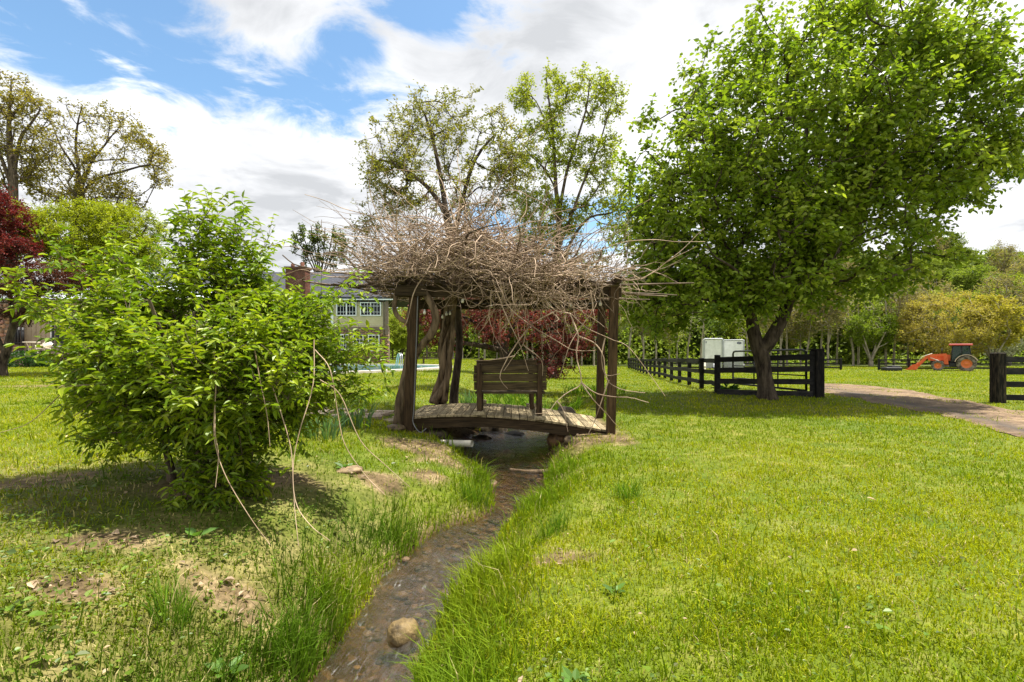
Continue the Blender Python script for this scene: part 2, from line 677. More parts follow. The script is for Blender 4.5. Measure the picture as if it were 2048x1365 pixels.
def h(x, y):
    x = np.asarray(x, float)
    y = np.asarray(y, float)
    z = base_h(x, y)
    d, w, zw, side = stream_near(x, y)
    w = w * (1 + .55 * (fbm(x * 1.9, y * 1.9, 21) - .5))
    s = d - w
    bw = np.where(side > 0, .75, .85)
    bw = np.where((y > 7.8) & (y < 11.5), .5, bw)
    bw = bw * (1 + .5 * (fbm(x * 1.1 + 4, y * 1.1, 31) - .5))
    bed = zw - .05 - .07 * (1 - np.clip(d / np.maximum(w, .01), 0, 1) ** 2) + .05 * (fbm(x * 5, y * 5, 17) - .5)
    t = np.clip(s / bw, 0, 1)
    t = .45 * t ** .5 + .55 * t * t * (3 - 2 * t)
    zb = (zw - .03) * (1 - t) + z * t
    z2 = np.where(s < 0, bed, zb)
    fade = sstep(16.5, 15.0, y)
    return z * (1 - fade) + z2 * fade


def hz(x, y):
    return float(h(np.array([x]), np.array([y]))[0])


def axis_coords(lo, hi, fine, a, b, g=1.09):
    c = list(np.arange(a, b + 1e-6, fine))
    s = fine
    v = b
    while v < hi:
        s *= g
        v += s
        c.append(v)
    s = fine
    v = a
    left = []
    while v > lo:
        s *= g
        v -= s
        left.append(v)
    return np.array(left[::-1] + c)


BARE = [(-15.0, 17.2, 2.2, .55), (-6.6, 17.5, 1.6, .6), (-7.6, 20.0, 1.5, .5), (-2.7, 4.8, .8, .7), (-1.5, 5.6, .42, .35), (-.95, 6.9, .45, .5), (-1.75, 3.1, .42, .30), (-1.0, 6.0, .35, .3),
        (-2.3, 2.75, .40, .28), (-1.45, 7.6, .5, .5), (1.55, 8.6, .55, .8), (1.05, 8.3, .4, .5), (.38, 3.6, .30, .16), (-2.7, 3.4, .4, .25), (-4.2, 4.6, .5, .35)]


def bare_mask(x, y):
    m = np.zeros(np.shape(x))
    n = fbm(x * 2.2, y * 2.2, 41, 4) - .5
    for cx, cy, rx, ry in BARE:
        q = np.hypot((x - cx) / rx, (y - cy) / ry) + n * 1.3
        m = np.maximum(m, sstep(1.15, .55, q))
    return m


def build_ground():
    xs = axis_coords(-420, 420, .075, -4.2, 4.2, 1.07)
    ys = axis_coords(-6, 520, .075, 1.2, 12.5, 1.06)
    X, Y = np.meshgrid(xs, ys)
    Z = h(X, Y)
    nx, ny = len(xs), len(ys)
    d, w, zw, side = stream_near(X, Y)
    wet = sstep(.16, .02, d - w) * sstep(16, 15, Y)
    bank = sstep(.34, .08, d - w + .22 * (fbm(X * 3, Y * 3, 77) - .5)) * sstep(16, 15, Y)
    under = sstep(2.2, 1.7, np.abs(X)) * sstep(8.3, 8.8, Y) * sstep(11.4, 10.9, Y)
    bare = np.maximum(bare_mask(X, Y), under)
    leftw = sstep(-.6, -1.4, X) * sstep(6.5, 4.8, Y) * sstep(1.0, 1.6, Y) * (.35 + .5 * sstep(.35, .6, fbm(X * 1.7, Y * 1.7, 63)))
    bare = np.maximum(bare, leftw * .55)
    wood = sstep(64, 74, Y + 6 * (fbm(X * .1, Y * .1, 5) - .5))
    mb = MB()
    i = np.arange(ny - 1)[:, None] * nx
    j = np.arange(nx - 1)[None, :]
    f = np.stack([i + j, i + j + 1, i + nx + j + 1, i + nx + j], -1).reshape(-1, 4)
    col = np.stack([np.maximum(wet, .0), np.maximum(bare, bank * .85), wood], -1).reshape(-1, 3)
    mb.add(np.stack([X, Y, Z], -1).reshape(-1, 3), f, col, True)

    m, nt, out = new_mat('ground_soil_and_turf')
    v = mapped(nt)
    sep = nt.nodes.new('ShaderNodeSeparateColor')
    nt.links.new(attr_col(nt), sep.inputs[0])
    nA = noise_tex(nt, v, .35, 5, .6)
    nB = noise_tex(nt, v, 3.0, 6, .65)
    nC = noise_tex(nt, v, 28, 4, .7)
    turf = ramp(nt, nB, [(.30, (.060, .085, .008)), (.5, (.105, .13, .012)), (.72, (.20, .18, .05))])
    turf2 = ramp(nt, nA, [(.35, (.75, .9, .8)), (.65, (1.15, 1.08, 1.0))])
    turf = mixc(nt, 1.0, turf, turf2, 'MULTIPLY')
    turf = mixc(nt, .55, turf, ramp(nt, nC, [(.3, (.35, .40, .4)), (.7, (1.5, 1.5, 1.4))]), 'MULTIPLY')
    soil = ramp(nt, nB, [(.3, (.05, .036, .018)), (.5, (.135, .10, .052)), (.7, (.30, .235, .135))])
    soil = mixc(nt, .95, soil, ramp(nt, nC, [(.3, (.45, .42, .4)), (.7, (1.5, 1.45, 1.4))]), 'MULTIPLY')
    vor = nt.nodes.new('ShaderNodeTexVoronoi')
    vor.inputs['Scale'].default_value = 22
    nt.links.new(v, vor.inputs['Vector'])
    sepv = nt.nodes.new('ShaderNodeSeparateColor')
    nt.links.new(vor.outputs['Color'], sepv.inputs[0])
    bed = ramp(nt, sepv.outputs[0], [(.0, (.034, .020, .009)), (.5, (.050, .029, .013)), (.85, (.072, .043, .019)), (1, (.12, .08, .04))])
    bed = mixc(nt, .8, bed, ramp(nt, nB, [(.35, (.35, .3, .25)), (.65, (1.3, 1.25, 1.15))]), 'MULTIPLY')
    woodc = ramp(nt, nB, [(.35, (.03, .045, .012)), (.65, (.10, .12, .03))])
    c = mixc(nt, sep.outputs[1], turf, soil)
    c = mixc(nt, sep.outputs[2], c, woodc)
    c = mixc(nt, sep.outputs[0], c, bed)
    hb = math_node(nt, 'ADD', math_node(nt, 'MULTIPLY', nC, .5), math_node(nt, 'MULTIPLY', vor.outputs['Distance'], .5))
    b = pbsdf(nt, c, .9, .15, 0, hb, .7, .02)
    nt.links.new(b.outputs[0], out.inputs[0])
    structure(mb.build('ground', m), 'sunlit lime green lawn with bare soil patches and a stream cut', 'ground')


def build_water():
    mb = MB()
    cs = smooth_path(ST, 26)
    T = unit(np.gradient(cs[:, :2], axis=0))
    Nn = np.stack([T[:, 1], -T[:, 0]], -1)
    K = 33
    u = np.linspace(-1, 1, K)
    W = cs[:, 2] * 1.25 + .10
    P = cs[:, None, :2] + Nn[:, None, :] * (u[None, :, None] * W[:, None, None])
    s = np.concatenate([[0], np.cumsum(np.linalg.norm(np.diff(cs[:, :2], axis=0), axis=1))])[:, None] + np.zeros((1, K))
    a = u[None, :] * W[:, None]
    z = cs[:, 3:4] + .016 * (fbm(s * 3.2, a * 11, 51, 4) - .5) + .012 * (fbm(P[..., 0] * 9, P[..., 1] * 9, 61, 3) - .5)
    near = sstep(6.5, 3.5, P[..., 1])
    z = z + near * .014 * np.sin(a * 55 + s * 14 + 9 * fbm(s * 2, a * 5, 8)) * fbm(s * 1.3, a * 3, 12)
    m_, k_ = P.shape[:2]
    i = np.arange(m_ - 1)[:, None] * k_
    j = np.arange(k_ - 1)[None, :]
    f = np.stack([i + j, i + k_ + j, i + k_ + j + 1, i + j + 1], -1).reshape(-1, 4)
    foam_glint = sstep(5.2, 4.0, P[..., 1]) * sstep(.75, -.5, u[None, :] + 0 * s) + .7 * np.exp(-((P[..., 1] - 6.0) / .35) ** 2)  # white streaks: foam, plus sky glints put into the diffuse colour
    mb.add(np.concatenate([P, z[..., None]], -1).reshape(-1, 3), f, np.stack([s, a + 5, foam_glint], -1).reshape(-1, 3), True)
    m, nt, out = new_mat('stream_water')
    v = mapped(nt, (1, 1, 1))
    sp = nt.nodes.new('ShaderNodeSeparateColor')
    nt.links.new(attr_col(nt), sp.inputs[0])
    cbv = nt.nodes.new('ShaderNodeCombineXYZ')
    nt.links.new(math_node(nt, 'MULTIPLY', sp.outputs[0], 6.0), cbv.inputs[0])
    nt.links.new(math_node(nt, 'MULTIPLY', sp.outputs[1], 30.0), cbv.inputs[1])
    nf_ = noise_tex(nt, cbv.outputs[0], 1.0, 5, .7, .9)
    n1 = noise_tex(nt, v, 16, 5, .65, .8)
    n2 = noise_tex(nt, v, 60, 3, .6, .4)
    hb = math_node(nt, 'ADD', math_node(nt, 'ADD', math_node(nt, 'MULTIPLY', n1, .5), nf_), math_node(nt, 'MULTIPLY', n2, .35))
    bn = nt.nodes.new('ShaderNodeBump')
    bn.inputs['Strength'].default_value = .5
    bn.inputs['Distance'].default_value = .03
    nt.links.new(hb, bn.inputs['Height'])
    fr = nt.nodes.new('ShaderNodeFresnel')
    fr.inputs['IOR'].default_value = 1.36
    nt.links.new(bn.outputs[0], fr.inputs['Normal'])
    tr = nt.nodes.new('ShaderNodeBsdfTransparent')
    tr.inputs[0].default_value = (.84, .75, .62, 1)
    gl = nt.nodes.new('ShaderNodeBsdfGlossy')
    gl.inputs['Roughness'].default_value = .04
    nt.links.new(bn.outputs[0], gl.inputs['Normal'])
    mx = nt.nodes.new('ShaderNodeMixShader')
    nt.links.new(math_node(nt, 'MULTIPLY', math_node(nt, 'SUBTRACT', fr.outputs[0], .014), .45, clamp=True), mx.inputs[0])
    nt.links.new(tr.outputs[0], mx.inputs[1])
    nt.links.new(gl.outputs[0], mx.inputs[2])
    df = nt.nodes.new('ShaderNodeBsdfDiffuse')
    df.inputs[0].default_value = (.72, .72, .72, 1)
    fo = ramp(nt, math_node(nt, 'ADD', math_node(nt, 'MULTIPLY', nf_, .75), math_node(nt, 'MULTIPLY', noise_tex(nt, v, 7, 3), .25)), [(.58, 0.0), (.74, .40)])
    m2 = nt.nodes.new('ShaderNodeMixShader')
    nt.links.new(math_node(nt, 'MULTIPLY', fo, sp.outputs[2], clamp=True), m2.inputs[0])
    nt.links.new(mx.outputs[0], m2.inputs[1])
    nt.links.new(df.outputs[0], m2.inputs[2])
    nt.links.new(m2.outputs[0], out.inputs[0])
    structure(mb.build('stream_water', m), 'shallow clear brown stream rippling between grassy banks', 'stream')


def resample(p, n):
    p = np.asarray(p, float)
    s = np.concatenate([[0], np.cumsum(np.linalg.norm(np.diff(p, axis=0), axis=1))])
    t = np.linspace(0, s[-1], n)
    return np.stack([np.interp(t, s, p[:, k]) for k in range(p.shape[1])], -1)


def build_drive():
    n, k = 150, 40
    A = resample(DR_LO, n)
    B = resample(DR_UP, n)
    t = np.linspace(0, 1, k)[None, :, None]
    P = A[:, None, :] * (1 - t) + B[:, None, :] * t
    ctr = (A + B)[:, None, :] / 2
    e = 1 + .50 * (fbm(P[..., 0] * 1.2, P[..., 1] * 1.2, 71, 5) - .5)[..., None] * (np.abs(2 * t - 1) ** 2)
    P = ctr + (P - ctr) * e
    tt = np.linspace(0, 1, k)[None, :] + np.zeros((n, 1))
    rut = -.03 * np.exp(-((tt - .28) / .1) ** 2) - .03 * np.exp(-((tt - .72) / .1) ** 2)
    edge = np.minimum(tt, 1 - tt)
    Z = h(P[..., 0], P[..., 1]) + .012 + .035 * sstep(0, .12, edge) + rut * sstep(.05, .2, edge) + .02 * (fbm(P[..., 0] * 3, P[..., 1] * 3, 73) - .5)
    mb = MB()
    i = np.arange(n - 1)[:, None] * k
    j = np.arange(k - 1)[None, :]
    f = np.stack([i + j, i + j + 1, i + k + j + 1, i + k + j], -1).reshape(-1, 4)
    wet = np.exp(-((tt - .22 + .1 * (fbm(P[..., 0] * .5, P[..., 1] * .5, 3) - .5)) / .16) ** 2)
    mb.add(np.concatenate([P, Z[..., None]], -1).reshape(-1, 3), f, np.stack([wet] * 3, -1).reshape(-1, 3), True)
    m, nt, out = new_mat('driveway_dirt')
    v = mapped(nt)
    n1 = noise_tex(nt, v, 1.6, 8, .72)
    n2 = noise_tex(nt, v, 14, 6, .75)
    c = ramp(nt, n1, [(.3, (.07, .045, .025)), (.5, (.165, .112, .066)), (.7, (.30, .22, .14))])
    c = mixc(nt, .9, c, ramp(nt, n2, [(.35, (.45, .43, .41)), (.65, (1.5, 1.46, 1.42))]), 'MULTIPLY')
    mud = ramp(nt, n1, [(.3, (.035, .026, .02)), (.7, (.10, .078, .06))])
    at_ = attr_col(nt)
    fac = math_node(nt, 'MULTIPLY', at_, ramp(nt, noise_tex(nt, v, .6, 4), [(.35, .35), (.55, 1.0)]))
    c = mixc(nt, fac, c, mud)
    b = pbsdf(nt, c, .85, .25, 0, n2, .7, .02)
    nt.links.new(b.outputs[0], out.inputs[0])
    structure(mb.build('driveway', m), 'rutted dirt driveway curving between the fence posts into the field', 'driveway')
    # flat stones leading to the bridge
    mb = MB()
    rng = np.random.default_rng(5)
    c = resample(PATH_C, 40)
    T = unit(np.gradient(c, axis=0))
    N = np.stack([-T[:, 1], T[:, 0]], -1)
    for r in range(3):
        for q in range(0, 40, 4):
            p = c[q] + N[q] * ((r - 1) * .46 + rng.uniform(-.05, .05)) + T[q] * rng.uniform(-.05, .05)
            k = rng.integers(5, 8)
            a = np.sort(rng.uniform(0, 2 * np.pi, k) * .25 + np.arange(k) / k * 2 * np.pi * .9)
            rr = rng.uniform(.18, .26, k)
            z = hz(p[0], p[1])
            g = rng.uniform(.8, 1.15)
            mb.prism(np.stack([p[0] + rr * np.cos(a), p[1] + rr * np.sin(a)], -1), z - .05, z + .035 + rng.uniform(0, .012), 'XY', (g, g * .97, g * .93))
    M['flag'] = mat_noise('path_stone', (.20, .16, .12), (.40, .33, .26), 4, .85, .2, bstr=.5, useattr=True)
    structure(mb.build('stone_path', M['flag']), 'pale flat stone path leading left from the bridge', 'path')


def build_grass():
    rng = np.random.default_rng(11)

    def make(name, N, y0, y1, mode, label, cat, seedc):
        Y = np.exp(rng.uniform(math.log(y0), math.log(y1), N))
        X = rng.uniform(-1.08, 1.08, N) * Y + rng.uniform(-.7, .7, N)
        d, w, zw, side = stream_near(X, Y)
        s = d - w * (1 + .55 * (fbm(X * 1.9, Y * 1.9, 21) - .5))
        bare = bare_mask(X, Y)
        clump = fbm(X * 2.6, Y * 2.6, 91, 3)
        patch = fbm(X * .55, Y * .55, 95, 3)
        dens = np.ones(N)
        dens = np.where(s < .0, 0, dens)
        dens *= 1 - .68 * bare
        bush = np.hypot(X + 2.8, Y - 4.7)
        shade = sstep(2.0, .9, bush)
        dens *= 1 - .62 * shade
        left = sstep(-.4, -1.2, X) * sstep(7, 5, Y)
        dens *= 1 - left * (.10 + .40 * sstep(.42, .62, clump))
        dr = poly_sdf(X, Y, DRIVE) + .5 * (fbm(X * 1.5, Y * 1.5, 33) - .5)
        tuft = sstep(.44, .58, fbm(X * .9, Y * .9, 34)) * .6 + .06
        dens *= np.where(dr < 0, tuft, 1)
        pth = np.min([np.hypot(X - c[0], Y - c[1]) for c in resample(PATH_C, 14)], 0)
        dens *= np.where(pth < .62, .25, 1)
        dens = np.where((np.abs(X) < 1.9) & (Y > 8.75) & (Y < 10.9), 0, dens)
        dens = np.where(poly_sdf(X, Y, POOL) < .7, 0, dens)
        edge = sstep(.75, .12, s) * sstep(-.01, .05, s)
        edge *= np.where((Y > 7.6) & (Y < 11.3), .35, 1)
        edgep = edge * sstep(.38, .58, fbm(X * 1.3 + 3, Y * 1.3, 44))
        if mode == 'long':
            rightlong = sstep(.2, .8, X) * sstep(2.6, 1.2, X) * sstep(9, 6, Y) * .25 * sstep(.5, .62, clump)
            stray = .010 + .05 * sstep(.62, .7, clump) * left
            dens = dens * np.maximum(np.maximum(edgep, edge * .25), np.maximum(rightlong * .5, stray))
        else:
            dens *= .55 + .45 * sstep(.25, .6, clump)
        k = rng.random(N) < dens
        X, Y, s, clump, patch, edge, left, shade, bare, edgep, side = [t[k] for t in (X, Y, s, clump, patch, edge, left, shade, bare, edgep, side)]
        n = len(X)
        if mode == 'long':
            H = rng.uniform(.08, .24, n) * (1 + .35 * edgep) * np.where(rng.random(n) < .12, 1.3, 1)
            H *= np.where(side < 0, 1.15, .9)
            Wd = .0050 + .0008 * Y
            lean = rng.uniform(.15, 1.0, n)
        else:
            H = (.018 + .046 * rng.random(n) ** 1.4) * (.7 + .7 * clump) + .0012 * Y + .03 * edge
            Wd = .0042 + .00085 * Y
            lean = rng.uniform(.2, 1.1, n)
        ang = rng.uniform(0, 2 * np.pi, n)
        dx, dy = np.cos(ang), np.sin(ang)
        if mode == 'long':   # long blades fall towards the water
            pull = .8 * edge
            dx = dx - side * pull
            q = np.hypot(dx, dy) + 1e-6
            dx, dy = dx / q, dy / q
        Z = h(X, Y) - .006
        P = np.stack([X, Y, Z], -1)
        sx = np.stack([-dy, dx, np.zeros(n)], -1) * (Wd * rng.uniform(.7, 1.3, n))[:, None] * .5
        # face the blade in a random heading too
        fa = rng.uniform(0, np.pi, n)
        sx = np.stack([np.cos(fa), np.sin(fa), np.zeros(n)], -1) * np.linalg.norm(sx, axis=1)[:, None]
        D = np.stack([dx, dy, np.zeros(n)], -1)
        up = np.array([0, 0, 1.0])
        mid = P + up * (H * .6)[:, None] + D * (H * lean * .28)[:, None]
        tip = P + up * (H * (1 - .25 * lean))[:, None] + D * (H * lean * .95)[:, None]
        V = np.stack([P - sx, P + sx, mid + sx * .75, mid - sx * .75, tip], 1)
        lime = np.array([.325, .352, .009])
        green = np.array([.185, .255, .007])
        deep = np.array([.075, .135, .010])
        straw = np.array([.50, .42, .20])
        r = rng.random(n)
        m1 = sstep(.34, .66, patch + .45 * (r - .5) + .25 * (clump - .5))[:, None]
        c = green * (1 - m1) + lime * m1
        dk = np.clip(.85 * left * sstep(.25, .55, 1 - patch) * sstep(5.2, 4.4, Y) + .5 * shade, 0, 1)[:, None]  # deeper green on the left bank; shrub shade put into the blade colour
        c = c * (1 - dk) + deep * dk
        if mode == 'long':
            c = c * .45 + np.array([.085, .175, .012]) * .55
        st = (rng.random(n) < (.035 + .30 * bare + .05 * sstep(.5, .7, patch) + .06 * left))[:, None]
        if mode == 'long':
            st = st & (rng.random((n, 1)) < .35)
        c = np.where(st, straw, c)
        c = c * rng.uniform(.66, 1.28, n)[:, None]
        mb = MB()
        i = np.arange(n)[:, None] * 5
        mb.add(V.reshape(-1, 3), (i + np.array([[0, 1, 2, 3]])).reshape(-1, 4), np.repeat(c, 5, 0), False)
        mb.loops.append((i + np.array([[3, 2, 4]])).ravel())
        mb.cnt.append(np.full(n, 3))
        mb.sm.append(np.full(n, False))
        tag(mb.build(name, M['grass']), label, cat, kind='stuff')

    make('lawn_grass', 520000, 1.25, 66, 'lawn', 'short sunlit lime green lawn grass on both sides of the stream', 'grass', 1)
    make('long_grass', 190000, 1.25, 13, 'long', 'long unmown green grass overhanging the stream banks', 'grass', 2)

    # low leafy weeds and clover
    N = 60000
    Y = np.exp(rng.uniform(math.log(1.4), math.log(9), N))
    X = rng.uniform(-1.05, .9, N) * Y
    d, w, zw, side = stream_near(X, Y)
    zone = np.where(X < -.5, .6, .08) * sstep(.40, .60, fbm(X * 1.4, Y * 1.4, 101, 3)) * np.where(d - w > .25, 1, 0) * (1 - .75 * bare_mask(X, Y)) * sstep(9, 5.5, Y)
    zone = zone * np.where(X < -.5, .5 + .5 * sstep(2.8, 1.2, np.hypot(X + 2.8, Y - 3.9)), 1)
    k = rng.random(N) < zone
    X, Y = X[k], Y[k]
    n = len(X)
    P = np.stack([X, Y, h(X, Y) + rng.uniform(.01, .06, n)], -1)
    a = rng.uniform(0, 2 * np.pi, n)
    D = np.stack([np.cos(a), np.sin(a), rng.uniform(-.1, .5, n)], -1)
    Nn = unit(np.stack([rng.normal(0, .3, n), rng.normal(0, .3, n), np.ones(n)], -1))
    L = rng.uniform(.012, .032, n) * rng.choice([1] * 14 + [1.9], n)
    c = np.array([.080, .150, .012]) * rng.uniform(.45, 1.6, n)[:, None] * np.array([1, 1, 1]) + np.array([.05, .03, 0]) * rng.random(n)[:, None]
    mb = MB()
    mb.leaves(P, D, Nn, L, L * .75, c, six=True, fold=.1)
    tag(mb.build('ground_cover', M['leaf_bush']), 'low clover and broad leafy weeds carpeting the left bank', 'weeds', kind='stuff')

    # fallen leaves
    mbs = MB()
    N = 9000
    Y = np.exp(rng.uniform(math.log(1.4), math.log(11), N))
    X = rng.uniform(-1.0, .95, N) * Y
    d, w, zw, side = stream_near(X, Y)
    pr = bare_mask(X, Y) * .35 + .008 + .05 * (X < -.4) * sstep(.55, .65, fbm(X * 1.2, Y * 1.2, 55))
    pr = np.where((np.abs(X - 1.35) < .7) & (np.abs(Y - 8.5) < .5), .8, pr) * (d - w > .08)
    k = rng.random(N) < pr
    X, Y = X[k], Y[k]
    n = len(X)
    P = np.stack([X, Y, h(X, Y) + rng.uniform(.006, .03, n)], -1)
    a = rng.uniform(0, 2 * np.pi, n)
    D = np.stack([np.cos(a), np.sin(a), rng.uniform(-.2, .3, n)], -1)
    Nn = unit(np.stack([rng.normal(0, .35, n), rng.normal(0, .35, n), np.ones(n)], -1))
    L = rng.uniform(.018, .05, n) * rng.choice([1, 1, 1, 1, 1.8], n)
    c = np.array([.44, .33, .22]) * rng.uniform(.45, 1.35, n)[:, None]
    mbs.leaves(P, D, Nn, L, L * rng.uniform(.4, .8, n), c, six=True, fold=.35, droop=-.15)
    tag(mbs.build('fallen_leaves', M['litter']), 'dry tan leaves scattered over bare patches of the bank', 'leaf litter', kind='stuff')

    # gravel on the stream bed and its edges
    mb = MB()
    V0, F0 = ico(1)
    N = 420
    ti = rng.integers(0, len(STS) - 1, N * 3)
    u = rng.random(N * 3)
    c = STS[ti] * (1 - u[:, None]) + STS[ti + 1] * u[:, None]
    k = (c[:, 1] > 1.4) & (c[:, 1] < 14)
    c = c[k][:N]
    T = unit(STS[ti + 1] - STS[ti])[k][:N]
    off = rng.uniform(-1.1, 1.1, len(c)) * c[:, 2]
    X = c[:, 0] + T[:, 1] * off
    Y = c[:, 1] - T[:, 0] * off
    r = rng.uniform(.008, .028, len(c)) * (1 + .9 * (rng.random(len(c)) < .12)) * (1 + .06 * Y)
    Z = h(X, Y) + r * .2
    sc = np.stack([r * rng.uniform(.8, 1.5, len(r)), r * rng.uniform(.8, 1.5, len(r)), r * rng.uniform(.4, .7, len(r))], -1)
    V = V0[None] * sc[:, None, :] + np.stack([X, Y, Z], -1)[:, None, :]
    F = (np.arange(len(r))[:, None, None] * len(V0) + F0[None]).reshape(-1, 3)
    g = np.repeat((rng.uniform(.3, 1.0, len(r)) ** 1.5)[:, None] * np.array([[1.0, .80, .58]]), len(V0), 0)
    mb.add(V.reshape(-1, 3), F, g, True)
    tag(mb.build('stream_gravel', M['rock']), 'brown pebbles and gravel lying on the stream bed', 'gravel', kind='stuff')


build_ground()
build_water()
build_drive()

# ------------------------------------------------------------------ house, terrace, pool
def mat_brick(name):
    m, nt, out = new_mat(name)
    v = mapped(nt, (1, 1, 1), (math.radians(90), 0, 0))
    b = nt.nodes.new('ShaderNodeTexBrick')
    nt.links.new(v, b.inputs['Vector'])
    b.inputs['Color1'].default_value = (.15, .055, .033, 1)
    b.inputs['Color2'].default_value = (.085, .032, .021, 1)
    b.inputs['Mortar'].default_value = (.15, .11, .09, 1)
    b.inputs['Scale'].default_value = 4.6
    b.inputs['Mortar Size'].default_value = .018
    n = noise_tex(nt, v, 2, 4)
    c = mixc(nt, .6, b.outputs[0], ramp(nt, n, [(.35, .5), (.65, 1.3)]), 'MULTIPLY')
    s = pbsdf(nt, c, .9, .15)
    nt.links.new(s.outputs[0], out.inputs[0])
    return m


M['brick'] = mat_brick('chimney_brick')
M['siding'] = mat_noise('tan_siding', (.44, .385, .23), (.54, .475, .30), 1.5, .7, .25, bstr=.05)
M['siding_taupe'] = mat_noise('taupe_siding', (.36, .29, .20), (.44, .36, .25), 1.5, .7, .25, bstr=.05)
M['roof'] = mat_noise('dark_shingle', (.030, .032, .042), (.085, .088, .105), 8, .9, .2, (.6, 2.2, 2.2), .5, .01)
M['roof_metal'] = mat_noise('pale_roof_sheet', (.42, .46, .50), (.55, .60, .65), 2, .5, .4, bstr=.05)
M['trim_brown'] = mat_plain('brown_trim', (.17, .125, .09), .7)
M['stone_veneer'] = mat_noise('river_stone', (.26, .15, .09), (.46, .30, .20), 3, .8, .2, bstr=.4, useattr=True)
M['mortar'] = mat_noise('stone_mortar', (.16, .12, .09), (.24, .19, .15), 4, .9, .1)
M['glass'] = None


def mat_glass(name, c=(.012, .014, .016)):
    m, nt, out = new_mat(name)
    b = pbsdf(nt, c, .12, .22)
    nt.links.new(b.outputs[0], out.inputs[0])
    return m


M['glass'] = mat_glass('window_glass')
M['curtain'] = mat_noise('green_curtain', (.10, .11, .045), (.24, .25, .12), 10, .9, .1, (6, 1, .2))


def lap_siding(mb, x0, x1, z0, z1, y, c=.17):
    n = max(1, int(round((z1 - z0) / c)))
    c = (z1 - z0) / n
    for k in range(n):
        a = z0 + k * c
        v = [(x0, y - .028, a), (x1, y - .028, a), (x1, y, a + c), (x0, y, a + c), (x0, y + .02, a), (x1, y + .02, a)]
        mb.add(v, [(0, 1, 2, 3), (4, 5, 1, 0)])


def window(root, x0, x1, z0, z1, y, cols, rows, curtain=False, sash=True):
    """window part in a wall facing -y: frame with pane and muntins"""
    f = MB()
    t = .075
    for (a, b, c, d) in ((x0, x0 + t, z0, z1), (x1 - t, x1, z0, z1), (x0 + t, x1 - t, z0, z0 + t), (x0 + t, x1 - t, z1 - t, z1)):
        f.box(((a + b) / 2, y - .035, (c + d) / 2), (b - a, .09, d - c))
    if sash:
        f.box(((x0 + x1) / 2, y - .02, (z0 + z1) / 2), (x1 - x0 - 2 * t, .05, .06))
    o = f.build('window', M['white'], root)
    g = MB()
    g.box(((x0 + x1) / 2, y + .012, (z0 + z1) / 2), (x1 - x0 - .04, .02, z1 - z0 - .04))
    g.build('pane', M['glass'], o)
    mu = MB()
    for k in range(1, cols):
        x = x0 + t + (x1 - x0 - 2 * t) * k / cols
        mu.box((x, y - .004, (z0 + z1) / 2), (.028, .02, z1 - z0 - 2 * t))
    for k in range(1, rows):
        z = z0 + t + (z1 - z0 - 2 * t) * k / rows
        if abs(z - (z0 + z1) / 2) > .05:
            mu.box(((x0 + x1) / 2, y - .007, z), (x1 - x0 - 2 * t, .02, .028))
    if mu.n:
        mu.build('muntin', M['white'], o)
    if curtain:
        cu = MB()
        xs = np.linspace(x0 + (x1 - x0) * .52, x1 - .1, 9)
        for a in xs:
            cu.tube([(a, y - .008 + .0, z0 + .1), (a, y - .008, z1 - .1)], .012, 5)
        cu.build('curtain', M['curtain'], o)
    return o


def stones(mb, x0, x1, z0, z1, y, size, seed, holes=()):
    rng = np.random.default_rng(seed)
    z = z0 + size * .3
    while z < z1 - size * .15:
        x = x0 + rng.uniform(.2, .6) * size
        while x < x1 - size * .2:
            r = size * rng.uniform(.42, .68)
            if not any(a - r * .5 < x < b + r * .5 and c - r * .4 < z < d + r * .4 for a, b, c, d in holes):
                g = rng.uniform(.6, 1.3)
                mb.rock((x, y, z + rng.uniform(-.1, .1) * size), (r, size * .26, r * rng.uniform(.6, .85)), int(rng.integers(1e6)), .1, 1, (g, g * rng.uniform(.86, 1.08), g * rng.uniform(.75, 1.1)))
            x += r * 1.75
        z += size * .78


